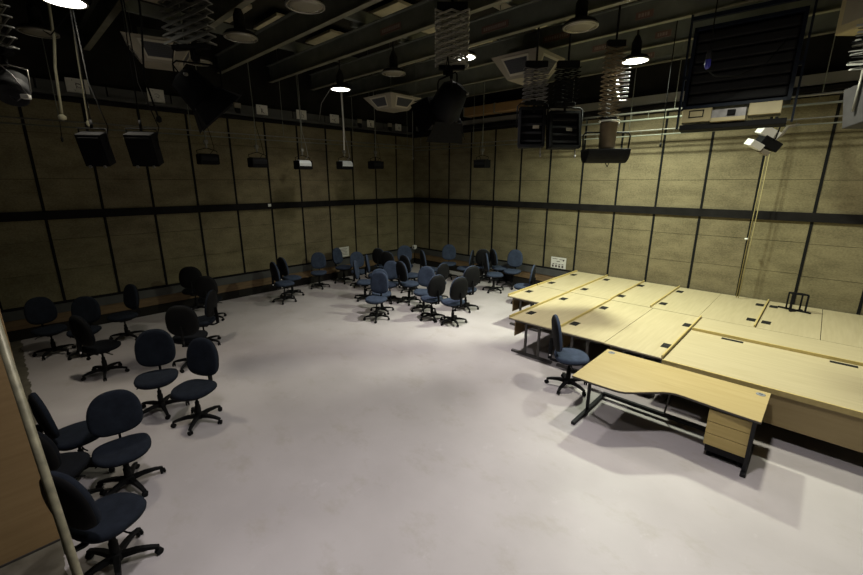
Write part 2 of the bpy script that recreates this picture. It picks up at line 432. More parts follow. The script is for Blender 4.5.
# ------------------------------------------------------------------ lamps
def high_bay(x, y, lit, label, col=None, power=0, beam=120):
    t = thing('high_bay_lamp', label, 'ceiling lamp', (x, y, 5.6), 0, 'round high bay lamps')
    bm = bmesh.new(); lathe(bm, [(0.255, 0.0), (0.262, 0.012), (0.22, 0.06), (0.10, 0.09), (0.09, 0.11), (0.09, 0.30), (0.04, 0.43)], n=28)
    obj('housing', bm, M['lamp_can'] if not lit else M['lamp_can'], t)
    bm = bmesh.new(); lathe(bm, [(0.17, 0.03), (0.22, -0.02), (0.255, -0.028), (0.262, -0.012), (0.262, 0.0)][::-1][:4] and [(0.262, 0.0), (0.262, -0.02), (0.235, -0.022), (0.235, 0.0)], n=28)
    obj('rim', bm, M['reflector'], t)
    bm = bmesh.new(); lathe(bm, [(0.235, -0.004), (0.235, -0.016), (0.16, -0.032), (0.06, -0.04)], n=28)
    obj('lens', bm, M['lit'] if lit else M['glass'], t)
    bm = bmesh.new(); tube(bm, [(0, 0, 0.43), (0, 0, 1.352)], 0.02)
    obj('stem', bm, M['lamp_can'], t)
    if lit:
        L = bpy.data.lights.new('high_bay_light', 'AREA'); L.shape = 'DISK'; L.size = 0.34; L.spread = math.radians(beam)
        L.energy = power; L.color = col
        lo = bpy.data.objects.new('high_bay_light', L); COL.objects.link(lo)
        lo.parent = t; lo.location = (0, 0, -0.05)
    return t
LL = ['lit round lamp by the left wall, above the row of small cyc lights', 'lit round lamp glaring behind the central pantograph',
      'lit round lamp at the top left over the hanging ropes', 'lit round lamp by the right wall near the desks',
      'lit round lamp above the wave-edged desk, above the view', 'lit round lamp over the right front of the floor, above the view', 'lit round lamp over the near middle of the floor, above the view',
      'lit round lamp by the right wall beyond the light bank, outside the view']
for (x, y, p, c, bw_), lb in zip(LIT, LL): high_bay(x, y, True, lb, c, p, bw_)
UL = ['unlit round lamp right of the left scissor hanger', 'unlit round lamp above the square lanterns, nearest the desks', 'unlit round lamp highest over the middle of the floor',
      'unlit round lamp near the ceiling diffuser in the room corner', 'unlit round lamp beside the cream rope at far left', 'unlit round lamp behind the left ceiling diffuser']
for (x, y), lb in zip(UNLIT, UL): high_bay(x, y, False, lb)

# ------------------------------------------------------------------ air diffusers
def diffuser(x, y, z, s, rz, label, drop=0.42):
    t = thing('air_diffuser', label, 'air diffuser', (x, y, z), rz, 'hanging air diffusers')
    b = s * 0.5; a = s * 0.27
    bm = bmesh.new()
    loft(bm, [[(sx * a, sy * a, 0) for sx, sy in ((-1,-1),(1,-1),(1,1),(-1,1))], [(sx * b, sy * b, drop) for sx, sy in ((-1,-1),(1,-1),(1,1),(-1,1))]], smooth=False)
    obj('casing', bm, M['diff_body'], t)
    for k in range(4):
        R = Matrix.Rotation(k * PI / 2, 4, 'Z')
        # face from (+-a, -a, 0) to (+-b, -b, drop)
        def fp(u, v, o):
            w_ = a + (b - a) * v; n_ = Vector((0, -drop, -(b - a))).normalized()
            return R @ (Vector((u * w_, -w_, drop * v)) + n_ * o)
        bm = bmesh.new()
        q = [(-0.62, 0.14), (0.62, 0.14), (0.62, 0.88), (-0.62, 0.88)]
        q2 = [(-0.54, 0.23), (0.54, 0.23), (0.54, 0.79), (-0.54, 0.79)]
        A = [bm.verts.new(fp(u, v, 0.012)) for u, v in q]; B_ = [bm.verts.new(fp(u, v, 0.012)) for u, v in q2]
        A0 = [bm.verts.new(fp(u, v, -0.005)) for u, v in q]; B0 = [bm.verts.new(fp(u, v, -0.005)) for u, v in q2]
        for i in range(4):
            j = (i + 1) % 4
            bm.faces.new((A[i], A[j], B_[j], B_[i])); bm.faces.new((A0[i], A0[j], A[j], A[i])); bm.faces.new((B_[i], B_[j], B0[j], B0[i]))
        obj('frame', bm, M['diff_frame'], t)
        bm = bmesh.new(); vs = [bm.verts.new(fp(u, v, 0.004)) for u, v in q2]; bm.faces.new(vs)
        ext = bmesh.ops.extrude_face_region(bm, geom=bm.faces[:])
        nrm = R @ Vector((0, drop, b - a)).normalized() * 0.01
        bmesh.ops.translate(bm, verts=[v for v in ext['geom'] if isinstance(v, bmesh.types.BMVert)], vec=nrm)
        for i in range(1, 7):
            v = 0.23 + 0.56 * i / 7
            bar(bm, fp(-0.54, v, 0.008), fp(0.54, v, 0.008), 0.004, 0.010)
        obj('grille', bm, M['grille'], t)
    bm = bmesh.new(); box(bm, -b * 0.55, b * 0.55, -b * 0.55, b * 0.55, drop, drop + 0.16)
    obj('neck', bm, M['steel'], t)
    for sx in (-1, 1):
        for sy in (-1, 1): obj('hanger_rod', quick(tube, [(sx * b * 0.8, sy * b * 0.8, drop), (sx * b * 0.8, sy * b * 0.8, 6.95 - z)], 0.006, 6), M['steel'], t)
    return t
diffuser(3.35, -9.2, 5.20, 0.95, math.radians(-17), 'tan pyramid air diffuser hanging at the upper left', 0.33)
diffuser(2.75, -3.45, 5.22, 1.15, 0.0, 'tan pyramid air diffuser near the room corner, right of the lit lamp', 0.32)
diffuser(7.0, -3.42, 5.35, 1.10, 0.0, 'tan pyramid air diffuser behind the square lanterns')

# ------------------------------------------------------------------ signs on the left trunking
def sign(y, s, z, glyph, label, wdt=None):
    t = thing('grid_sign', label, 'sign', (0.085, y, z), 0, 'white grid signs on the left wall')
    ww = wdt or s
    obj('card', quick(box, 0, 0.012, -ww / 2, ww / 2, -s / 2, s / 2, 0, 0.002), M['sign'], t)
    bm = bmesh.new()
    for (a, b) in glyph:
        bar(bm, (0.014, a[0] * ww, a[1] * s), (0.014, b[0] * ww, b[1] * s), 0.022 * s / 0.3, 0.006)
    obj('marking', bm, M['ink'], t)
G = {
 'D': [((0.0, 0.38), (0.0, -0.38)), ((0.0, 0.16), (0.2, 0.1)), ((0.2, 0.1), (0.2, -0.1)), ((0.2, -0.1), (0.0, -0.16)), ((-0.2, -0.1), (0.0, -0.1)), ((-0.2, 0.36), (-0.16, 0.3))],
 'K': [((0.14, 0.16), (-0.1, 0.0)), ((-0.1, 0.0), (0.12, -0.16)), ((-0.3, 0.04), (-0.1, 0.0)), ((-0.2, 0.42), (-0.2, 0.3)), ((-0.22, -0.3), (-0.16, -0.36))],
 'R': [((-0.06, 0.2), (-0.06, -0.15)), ((-0.06, 0.2), (0.1, 0.12)), ((0.1, 0.12), (-0.02, 0.0)), ((-0.02, 0.0), (0.16, -0.18)), ((-0.2, 0.4), (-0.2, 0.3)), ((-0.2, -0.3), (-0.16, -0.4))],
 'G': [((-0.1, 0.1), (0.05, 0.18)), ((0.05, 0.18), (0.2, 0.06)), ((0.2, 0.06), (0.12, -0.12)), ((0.12, -0.12), (-0.04, -0.02)), ((-0.2, 0.4), (-0.2, 0.3)), ((-0.15, -0.25), (-0.12, -0.35))],
}
sign(-9.95, 0.30, 5.24, G['G'] + G['R'][:2], 'dim wide white sign on the left wall behind the second cream rope', 0.38)
sign(-8.52, 0.31, 5.24, G['G'], 'dim white sign with a looped mark below the left air diffuser', 0.34)
sign(-5.97, 0.32, 5.20, G['R'], 'white sign over the first cyc light with a brown mark')
sign(-4.76, 0.33, 5.20, G['D'], 'bright white sign with a crossed D mark left of the whitened cable')
sign(-3.60, 0.33, 5.20, G['K'], 'bright white sign with a K shaped mark touching the whitened cable')
sign(-2.14, 0.30, 5.19, G['R'], 'small cream sign behind the grey hanging cable near the corner')
sign(-0.86, 0.29, 5.19, G['G'], 'small reddish sign nearest the room corner')
for y, lb in ((-2.62, 'small pale socket box left of the cream sign'), (-1.28, 'small pale socket box left of the sign nearest the corner'), (-6.65, 'small pale socket box left of the first white wall sign')):
    t = thing('socket_box', lb, 'socket box', (0.085, y, 5.2), 0, 'pale socket boxes on the high trunking')
    obj('cover', quick(box, 0, 0.04, -0.09, 0.09, 0.0, 0.13, 0, 0.006), M['diff_body'], t)
    obj('socket', quick(box, 0.0, 0.05, -0.06, 0.06, -0.14, -0.004, 0, 0.004), M['rail'], t)

# notices low on the walls
t = thing('wall_notice', 'white notice with rows of dark pictures low on the right wall', 'notice', (6.36, -0.012, 0.885))
obj('card', quick(box, -0.245, 0.245, -0.01, 0.0, -0.17, 0.17, 0, 0.002), M['sign'], t)
bm = bmesh.new()
for i in range(4): box(bm, -0.2 + i * 0.105, -0.145 + i * 0.105, -0.013, -0.009, -0.14, -0.075)
for i in range(4): box(bm, -0.19 + i * 0.1, -0.13 + i * 0.1, -0.013, -0.009, -0.05, -0.03)
box(bm, -0.2, -0.04, -0.013, -0.009, 0.11, 0.125); box(bm, 0.03, 0.2, -0.013, -0.009, 0.10, 0.115); box(bm, -0.06, 0.05, -0.013, -0.009, 0.035, 0.055); box(bm, 0.14, 0.18, -0.013, -0.009, 0.065, 0.1)
obj('printing', bm, M['ink'], t)
t = thing('wall_notice', 'white notice low on the left wall above the office chairs', 'notice', (0.012, -3.45, 0.90))
obj('card', quick(box, 0, 0.01, -0.2, 0.2, -0.17, 0.17, 0, 0.002), M['sign'], t)
bm = bmesh.new()
for i in range(5): box(bm, 0.009, 0.013, -0.15, 0.12 - 0.02 * (i % 2), 0.10 - i * 0.05, 0.112 - i * 0.05)
obj('printing', bm, M['ink'], t)
o = obj('light_switch', quick(box, 0.05, 0.075, -6.05, -5.96, 2.57, 2.65, 0, 0.005), M['white']); tag(o, 'small white switch box on the black rail of the left wall', 'switch')
t = thing('corner_sensor', 'small white sensor box low in the room corner', 'sensor', (0.10, -0.10, 0.70))
obj('case', quick(box, -0.07, 0.07, -0.07, 0.07, -0.08, 0.08, 0, 0.01), M['white'], t)
obj('lens', quick(box, 0.0, 0.055, -0.08, -0.069, -0.04, 0.03, 0, 0.004), M['grille'], t)
t = thing('rope_button', 'white dot marker on the yellow rope by the right wall', 'marker', (10.86, -0.335, 2.08))
obj('disc', quick(lathe, [(0.028, -0.02), (0.034, 0.0), (0.028, 0.02)], n=14), M['white'], t)

# ochre duct high in the far corner of the right wall, grey duct on the right
def duct(x0, x1, y, z, sx, sz, mt, label):
    t = thing('air_duct', label, 'duct', ((x0 + x1) / 2, y, z))
    l = x1 - x0
    obj('shell', quick(box, -l / 2, l / 2, -sx, sx, -sz, sz, 0, 0.02), mt, t)
    bm = bmesh.new()
    k = -l / 2 + 0.03
    while k < l / 2: box(bm, k - 0.02, k + 0.02, -sx - 0.015, sx + 0.015, -sz - 0.015, sz + 0.015); k += (l - 0.06) / max(1, round(l / 1.4))
    obj('joint_band', bm, M['steel'], t)
duct(2.75, 5.25, -0.16, 5.52, 0.2, 0.13, M['orange'], 'ochre brown duct high on the right wall near the corner')

# ------------------------------------------------------------------ pipe rails (cyclorama track) near the walls
def pipe_rail(name, a, b, label, rungs=True, gap=0.11, r=0.013):
    t = thing(name, label, 'pipe rail')
    a, b = Vector(a), Vector(b)
    obj('upper_pipe', quick(tube, [a, b], r), M['scissor'], t)
    obj('lower_pipe', quick(tube, [a - Vector((0, 0, gap)), b - Vector((0, 0, gap))], r), M['steel'], t)
    L = (b - a).length; n = int(L / 0.35); pts = []
    for i in range(n + 1):
        p = a + (b - a) * (i / n); q = p - Vector((0, 0, gap)); pts += [p, q] if i % 2 == 0 else [q, p]
    obj('web', quick(tube, pts, 0.007, 6), M['steel'], t)
    for i in range(0, int(L / 2.4) + 1):
        p = a + (b - a) * min(0.99, (i * 2.4 + 0.3) / L)
        obj('hanger_rod', quick(tube, [p, (p.x, p.y, 6.95)], 0.008, 6), M['steel'], t)
pipe_rail('curtain_track', (0.5, -0.5, 4.56), (0.5, -12.3, 4.46), 'thin pipe track hanging along the left wall')
pipe_rail('curtain_track', (0.7, -0.6, 4.50), (15.2, -0.6, 4.46), 'thin pipe track hanging along the right wall')
pipe_rail('curtain_track', (6.5, -0.85, 4.86), (15.2, -0.85, 4.84), 'black pipe track hanging above the other on the right wall', gap=0.16, r=0.022)

# ------------------------------------------------------------------ cyc lights
def cyc_light(x, y, z, rz, label, bright=True, rod=None):
    t = thing('cyc_light', label, 'stage light', (x, y, z), rz, 'small cyc lights hung along the walls')
    # half round shell opening towards local -x, axis along y
    n = 14; prof = [(0.15 * math.sin(a), 0.12 * math.cos(a)) for a in [PI * i / n - PI / 2 for i in range(n + 1)]]
    prof = [(px_, max(pz, 0) * 0.9) for px_, pz in prof] + [(0.15, -0.06), (-0.15, -0.06)]
    bm = bmesh.new(); loft(bm, [[(p[0], -0.19, p[1]) for p in prof], [(p[0], 0.19, p[1]) for p in prof]], smooth=False)
    obj('shell', bm, M['lit_shell'] if bright else M['rib'], t)  # pale copy carries painted lamplight, dark copy is for unlit ones
    bm = bmesh.new()
    for s in (-1, 1): box(bm, -0.16, 0.16, s * 0.2 - 0.012, s * 0.2 + 0.012, -0.14, 0.09, 0, 0.004)
    box(bm, -0.15, 0.15, -0.19, 0.19, -0.15, -0.06)
    obj('lamp_body', bm, M['black_metal'], t)
    bm = bmesh.new()
    tube(bm, [(0, -0.215, 0.0), (0, -0.23, 0.17), (0, 0, 0.24), (0, 0.23, 0.17), (0, 0.215, 0.0)], 0.01, 6)
    obj('yoke', bm, M['black_metal'], t)
    bm = bmesh.new(); tube(bm, [(0, 0, 0.24), (0, 0, 0.38)], 0.025); box(bm, -0.04, 0.04, -0.04, 0.04, 0.34, 0.42)
    obj('clamp', bm, M['scissor'], t)
    bm = bmesh.new()
    top = 6.95 - z
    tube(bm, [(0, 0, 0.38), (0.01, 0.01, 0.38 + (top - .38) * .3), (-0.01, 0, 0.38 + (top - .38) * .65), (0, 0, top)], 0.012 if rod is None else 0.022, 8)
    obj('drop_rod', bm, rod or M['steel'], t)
    bm = bmesh.new(); tube(bm, [(0.02, 0.06, 0.1), (0.04, 0.16, 0.22), (0.03, 0.12, 0.5), (0.02, 0.03, 0.9), (0.0, 0.03, top)], 0.007, 6)
    obj('flex', bm, M['grey_cable'] if bright else M['cable'], t)  # flex colour is paler too where the lamplight is painted in
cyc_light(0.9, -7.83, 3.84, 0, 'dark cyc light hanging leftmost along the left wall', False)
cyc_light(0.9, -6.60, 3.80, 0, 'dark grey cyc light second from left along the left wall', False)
cyc_light(0.9, -5.29, 3.78, 0, 'bright topped cyc light left of the whitened rod', True)
cyc_light(0.9, -3.85, 3.81, 0, 'bright topped cyc light hanging on the rod whitened for lamplight', True, M['white'])  # rod colour is white to stand for lamplight falling on it
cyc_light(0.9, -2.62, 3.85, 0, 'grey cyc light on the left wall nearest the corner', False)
cyc_light(4.0, -0.9, 3.86, PI / 2, 'lone dim cyc light hanging before the right wall', False)

# ------------------------------------------------------------------ pantographs
def pantograph(x, y, z0, z1, w_, n, label, rz=0.0, mt=None, r=0.012, spring=False, cols=1):
    t = thing('pantograph_hanger', label, 'pantograph', (x, y, z0), rz, 'scissor hangers for studio lights')
    h = (z1 - z0) / n; mt = mt or M['scissor']
    for s, nm in ((-0.07, 'scissor_arms'), (0.07, 'scissor_arms')):
        bm = bmesh.new()
        cw = w_ / cols
        for c in range(cols):
            xa, xb = -w_ / 2 + c * cw, -w_ / 2 + (c + 1) * cw
            for i in range(n):
                a, b = i * h, (i + 1) * h
                bar(bm, (xa, s - 0.01, a), (xb, s - 0.01, b), r * 0.8, r * 2)
                bar(bm, (xb, s + 0.01, a), (xa, s + 0.01, b), r * 0.8, r * 2)
        if s < 0:
            for i in range(n + 1):
                for q in (-1, 1): tube(bm, [(q * w_ / 2, -0.09, i * h), (q * w_ / 2, 0.09, i * h)], r * 0.7, 6)
        obj(nm, bm, mt, t)
    bm = bmesh.new(); box(bm, -w_ * 0.45, w_ * 0.45, -0.06, 0.06, z1 - z0, z1 - z0 + 0.12, 0, 0.01)
    obj('top_carriage', bm, M['black_metal'], t)
    obj('suspension_tube', quick(tube, [(0, 0, z1 - z0 + 0.12), (0, 0, 6.95 - z0)], 0.02, 8), M['black_metal'], t)
    bm = bmesh.new(); box(bm, -w_ * 0.4, w_ * 0.4, -0.05, 0.05, -0.07, 0.0, 0, 0.01); tube(bm, [(0, 0, -0.2), (0, 0, -0.05)], 0.025)
    obj('bottom_spigot', bm, M['black_metal'], t)
    # cable looping down the side
    bm = bmesh.new(); pts = []
    for i in range(n * 4 + 1):
        zz = (z1 - z0) * i / (n * 4); pts.append((w_ * 0.3 * math.cos(i * PI / 2) * (0.9 if not spring else 0.5), 0.11 + 0.03 * math.sin(i * PI / 2), zz))
    tube(bm, pts, 0.009, 6)
    obj('looped_cable', bm, M['cable'], t)
    return t
AC = math.radians(-48)   # across-the-view heading used for several hangers
pantograph(4.85, -9.2, 5.24, 5.98, 0.72, 7, 'wide scissor hanger at the upper left above a black lantern', 0.6, None, 0.014, False, 2)
pantograph(7.05, -5.9, 5.18, 5.98, 0.55, 9, 'scissor hanger in the upper middle above the black hexagonal lantern', 0.75, M['bright_scissor'], 0.015, False, 2)
pantograph(7.57, -4.05, 4.80, 5.38, 0.46, 8, 'spring-like scissor hanger above the left square lantern', 0.75, M['silver'], 0.008, True)
pantograph(8.01, -3.65, 4.78, 5.38, 0.46, 8, 'spring-like scissor hanger above the right square lantern', 0.75, M['black_metal'], 0.008, True)
pantograph(8.68, -3.16, 4.50, 5.70, 0.36, 15, 'long scissor hanger with brown cables above the scoop light', 0.75, M['brown_metal'], 0.009, True)
pantograph(4.42, -11.2, 4.85, 5.98, 0.40, 10, 'twisted scissor hanger at the top left corner', 0.3)

def coil(x, y, z0, z1, r, n, mt, label):
    bm = bmesh.new(); pts = [(r * math.cos(2 * PI * i / 10), r * math.sin(2 * PI * i / 10), (z1 - z0) * i / (10 * n)) for i in range(10 * n + 1)]
    tube(bm, pts, 0.012, 6); o = obj('coiled_cable', bm, mt); o.location = (x, y, z0); tag(o, label, 'cable')
    return o
coil(8.80, -2.98, 4.80, 5.35, 0.12, 8, M['silver'], 'silver coiled cable beside the long brown scissor hanger')
# cable bundle at top right
t = thing('folded_cable', 'pale folded cable bundle hanging at the top right edge', 'cable', (12.10, -4.05, 4.62))
bm = bmesh.new(); pts = []
for i in range(26): pts.append(((-1) ** i * 0.19 + random.uniform(-.02, .02), random.uniform(-0.05, 0.05), 0.02 * i + random.uniform(0, .01)))
tube(bm, pts, 0.016, 8); obj('loops', bm, M['grey_cable'], t)
bm = bmesh.new(); tube(bm, [(0, 0, 0.0), (0, 0.03, 0.545)], 0.012); obj('hanging_line', bm, M['cable'], t)

# ------------------------------------------------------------------ lanterns
def yoke_and_clamp(t, w_, top, h=0.3):
    bm = bmesh.new(); tube(bm, [(-w_, 0, 0), (-w_, 0, h * 0.9), (-w_ * 0.85, 0, h), (w_ * 0.85, 0, h), (w_, 0, h * 0.9), (w_, 0, 0)], 0.014, 6)
    obj('yoke', bm, M['black_metal'], t)
    bm = bmesh.new(); tube(bm, [(0, 0, h), (0, 0, top)], 0.022); box(bm, -0.05, 0.05, -0.05, 0.05, h + 0.02, h + 0.1)
    obj('spigot', bm, M['black_metal'], t)

def barn_lantern(x, y, z, rz, tilt, s, label, top, hexa=True):
    t = thing('barn_door_lantern', label, 'studio light', (x, y, z), rz, 'black lanterns on scissor hangers')
    R = Matrix.Rotation(tilt, 4, 'Y')
    body = bmesh.new(); lathe(body, [(0.10 * s, -0.42 * s), (0.24 * s, -0.36 * s), (0.28 * s, -0.1 * s), (0.30 * s, 0.08 * s), (0.32 * s, 0.1 * s)], n=8 if hexa else 24, mat4=R @ Matrix.Rotation(PI / 2, 4, 'Y'))
    obj('body', body, M['black_metal'], t)
    b = bmesh.new(); lathe(b, [(0.27 * s, 0.10 * s), (0.27 * s, 0.115 * s), (0.18 * s, 0.14 * s), (0.05 * s, 0.15 * s)], n=24, mat4=R @ Matrix.Rotation(PI / 2, 4, 'Y'))
    obj('lens', b, M['grille'], t)
    for k in range(4):
        Rk = R @ Matrix.Rotation(k * PI / 2, 4, 'X')
        bm = bmesh.new()
        q = [(0.10, -0.27, 0.27), (0.10, 0.27, 0.27), (0.42, 0.38, 0.46), (0.42, -0.38, 0.46)]
        lo = [bm.verts.new(Rk @ (Vector(p) * s)) for p in q]; hi = [bm.verts.new(Rk @ (Vector((p[0], p[1], p[2] + 0.012)) * s)) for p in q]
        bm.faces.new(lo); bm.faces.new(hi)
        for i in range(4): bm.faces.new((lo[i], lo[(i + 1) % 4], hi[(i + 1) % 4], hi[i]))
        obj('barn_door', bm, M['black_metal'], t)
    yoke_and_clamp(t, 0.36 * s, top, 0.5 * s)
    bm = bmesh.new()
    p = R @ Vector((-0.4 * s, 0.05, 0.0))
    tube(bm, [p, p + Vector((-0.08, 0.1, 0.15)), p + Vector((-0.02, 0.12, 0.45)), (0, 0.05, top)], 0.01, 6)
    obj('power_lead', bm, M['cable'], t)
    bm = bmesh.new(); lathe(bm, [(0.02, 0.0), (0.03, 0.01), (0.03, 0.04)], n=12); 
    kx = R @ Vector((-0.3 * s, -0.28 * s, 0))
    bmesh.ops.translate(bm, verts=bm.verts, vec=kx); obj('knob', bm, M['scissor'], t)
    return t
barn_lantern(6.95, -5.9, 4.56, math.radians(160), math.radians(35), 0.95, 'big black hexagonal lantern under the central scissor hanger', 0.5)
barn_lantern(4.90, -9.17, 4.56, math.radians(75), math.radians(48), 0.85, 'black lantern under the wide upper left scissor hanger', 0.62)
# silver-brown lantern at far left
t = thing('fresnel_lantern', 'round lantern with a bare metal front at the far left edge', 'studio light', (4.45, -11.2, 4.38), math.radians(-25), None)
t.scale = (0.82, 0.82, 0.82)
R = Matrix.Rotation(math.radians(50), 4, 'Y')
bm = bmesh.new(); lathe(bm, [(0.12, -0.3), (0.17, -0.25), (0.18, 0.0), (0.19, 0.05)], n=20, mat4=R @ Matrix.Rotation(PI / 2, 4, 'Y')); obj('body', bm, M['black_metal'], t)
bm = bmesh.new(); lathe(bm, [(0.185, -0.10), (0.20, -0.10), (0.205, 0.10), (0.185, 0.10), (0.10, 0.07)], n=20, mat4=R @ Matrix.Rotation(PI / 2, 4, 'Y')); obj('front_ring', bm, M['rib'], t)
bm = bmesh.new(); tube(bm, [(-0.05, -0.24, 0), (-0.04, -0.25, 0.3), (0, 0, 0.36), (0.04, 0.25, 0.3), (0.05, 0.24, 0)], 0.012); obj('yoke', bm, M['scissor'], t)
bm = bmesh.new(); tube(bm, [(0.03, -0.2, 0.5), (0.15, 0.1, 0.2), (0.30, 0.28, -0.08), (0.18, 0.1, -0.16), (-0.1, -0.15, 0.0), (-0.1, -0.25, 0.3)], 0.009); obj('safety_wire', bm, M['silver'], t)
bm = bmesh.new(); tube(bm, [(0, 0, 0.36), (0, 0, 0.4)], 0.02); obj('spigot', bm, M['black_metal'], t)
bm = bmesh.new(); box(bm, 0.22, 0.32, 0.20, 0.30, -0.14, -0.08, 0, 0.01); obj('clip', bm, M['white'], t)

# square softlight lanterns under the two spring hangers
def square_lantern(x, y, z, rz, tilt, w_, h, label, top):
    t = thing('square_lantern', label, 'studio light', (x, y, z), rz, 'square softlight lanterns')
    R = Matrix.Rotation(tilt, 4, 'X')
    def tb(name, mt, *boxes):
        bm = bmesh.new()
        for b in boxes: box(bm, *b)
        bmesh.ops.transform(bm, matrix=R, verts=bm.verts); return obj(name, bm, mt, t)
    tb('body', M['black_metal'], (-w_/2, w_/2, -0.02, 0.16, -h/2, h/2))
    tb('frame', M['black_metal'], (-w_/2 - .02, -w_/2 + .03, -0.08, 0.0, -h/2, h/2), (w_/2 - .03, w_/2 + .02, -0.08, 0.0, -h/2, h/2), (-w_/2, w_/2, -0.08, 0.0, -h/2 - .02, -h/2 + .03), (-w_/2, w_/2, -0.08, 0.0, h/2 - .03, h/2 + .02))
    tb('tube_bank', M['rib'], *[(-w_/2 + .05, w_/2 - .05, -0.055, -0.018, -h/2 + 0.08 + k * (h - .1) / 4, -h/2 + 0.12 + k * (h - .1) / 4) for k in range(4)])
    tb('rating_plate', M['diff_body'], (0.02, 0.14, -0.062, -0.056, -0.03, 0.03))
    yoke_and_clamp(t, w_/2 + 0.05, top, h / 2 + 0.08)
    bm = bmesh.new(); tube(bm, [(w_/2 - .05, -0.03, -h/2), (w_/2 - .04, -0.02, -h/2 - 0.14)], 0.012); lathe(bm, [(0.012, -h/2 - .19), (0.02, -h/2 - .14)], w_/2 - .04, -0.02, 8); obj('pull_cord', bm, M['silver'], t)
square_lantern(7.55, -4.07, 4.32, math.radians(35), math.radians(-8), 0.48, 0.72, 'square dark lantern under the left spring hanger', 0.42)
square_lantern(8.03, -3.66, 4.27, math.radians(52), math.radians(-10), 0.60, 0.66, 'square dark lantern under the right spring hanger', 0.45)

# scoop flood with bracket
t = thing('scoop_flood', 'black trough flood light with brown lamp can and bracket', 'studio light', (8.68, -3.16, 3.86), math.radians(44))
n = 12; prof = [(0.22 * math.sin(a), -0.23 * math.cos(a)) for a in [PI * i / n - PI / 2 for i in range(n + 1)]]
bm = bmesh.new(); loft(bm, [[(-0.40, p[0], p[1] * 1.0 + 0.02) for p in prof] , [(0.40, p[0], p[1] + 0.02) for p in prof]], smooth=False); obj('trough', bm, M['black_metal'], t)
bm = bmesh.new(); box(bm, -0.41, 0.41, -0.21, 0.21, 0.015, 0.05, 0, 0.005); obj('rim', bm, M['rib'], t)
bm = bmesh.new(); tube(bm, [(-0.44, 0, 0), (-0.46, 0, 0.3), (-0.42, 0, 0.36), (0.42, 0, 0.36), (0.46, 0, 0.3), (0.44, 0, 0)], 0.016); obj('bracket', bm, M['black_metal'], t)
bm = bmesh.new(); lathe(bm, [(0.14, 0.06), (0.15, 0.10), (0.16, 0.5), (0.17, 0.52), (0.15, 0.56)], 0.02, 0, 22); obj('lamp_can', bm, M['brown_metal'], t)
bm = bmesh.new(); tube(bm, [(0.02 + 0.18 * math.cos(a), 0.18 * math.sin(a), 0.565) for a in [2 * PI * i / 20 for i in range(20)]], 0.016, 6, closed=True); tube(bm, [(0.2, 0, 0.56), (0.21, 0, 0.46)], 0.014); obj('top_ring', bm, M['white'], t)
bm = bmesh.new(); tube(bm, [(-0.02, -0.05, -0.14), (0.0, -0.05, -0.2), (0.05, -0.05, -0.28)], 0.008); tube(bm, [(0.1, -0.05, -0.14), (0.08, -0.05, -0.2), (0.05, -0.05, -0.28)], 0.008); box(bm, -0.06, 0.14, -0.08, -0.02, -0.17, -0.13); obj('toggle', bm, M['black_metal'], t)
bm = bmesh.new(); tube(bm, [(0, 0, 0.36), (0, 0, 0.44)], 0.025); obj('spigot', bm, M['black_metal'], t)

# ------------------------------------------------------------------ big fluorescent bank
t = thing('softlight_bank', 'large black louvred light bank hung over the desks', 'studio light', (10.62, -3.0, 4.40), math.radians(4))
W2 = 0.72
R = Matrix.Rotation(math.radians(-6), 4, 'X')
def tb(name, mt, boxes, bev=0.0):
    bm = bmesh.new()
    for b in boxes: box(bm, *b, 0, bev)
    bmesh.ops.transform(bm, matrix=R, verts=bm.verts); return obj(name, bm, mt, t)
tb('backing', M['black_metal'], [(-W2 + .03, W2 - .03, 0.04, 0.2, 0.12, 1.36)])
tb('frame', M['blue_metal'], [(-W2, -W2 + .05, -0.05, 0.2, 0.10, 1.40), (W2 - .05, W2, -0.05, 0.2, 0.10, 1.40), (-W2, W2, -0.05, 0.2, 0.10, 0.15), (-W2, W2, -0.05, 0.2, 1.35, 1.40)])
for k in range(7):
    tb('louvre', M['rib'], [(-W2 + .06, W2 - .06, -0.03 - 0.0, 0.06, 0.175 + k * 0.165, 0.325 + k * 0.165)], 0.03)
tb('control_casing', M['tan_metal'], [(-W2 + .02, -0.27, -0.06, 0.16, -0.12, 0.095)], 0.008)
tb('control_casing', M['tan_metal'], [(0.22, W2 - .09, -0.06, 0.16, -0.08, 0.105)], 0.008)
tb('ballast_box', M['silver'], [(-0.27, 0.20, -0.085, 0.14, -0.09, 0.05)], 0.008)
tb('ballast_tray', M['tan_metal'], [(-0.27, 0.20, -0.10, 0.14, -0.145, -0.085)], 0.004)
tb('ballast_switch', M['black_metal'], [(-0.05, 0.06, -0.12, -0.08, -0.06, 0.02)], 0.006)
tb('fuse_window', M['black_metal'], [(-0.60, -0.585, -0.068, -0.058, -0.05, 0.07), (-0.40, -0.385, -0.068, -0.058, -0.05, 0.07), (-0.60, -0.385, -0.068, -0.058, -0.05, -0.035), (-0.60, -0.385, -0.068, -0.058, 0.055, 0.07)])
tb('lower_rail', M['black_metal'], [(-W2, W2, -0.04, 0.2, -0.24, -0.15)], 0.01)
bm = bmesh.new()
for s in (-1, 1): bar(bm, (s * (W2 + .06), 0.1, -0.2), (s * (W2 + 0.06), 0.1, 1.62), 0.03, 0.06)
box(bm, -W2 - .07, W2 + .07, 0.06, 0.14, 1.50, 1.56)
for s in (-1, 1): box(bm, s * (W2 + .02) - 0.05, s * (W2 + .02) + .05, 0.07, 0.13, 0.6, 0.66)
obj('hanging_yoke', bm, M['blue_metal'], t)
t2 = thing('inline_connector', 'grey and blue plug hanging before the black light bank', 'plug', (10.33, -3.75, 5.12))
bm = bmesh.new(); tube(bm, [(0, 0, 0.12), (0.0, 0, 0.88)], 0.008); obj('lead', bm, M['cable'], t2)
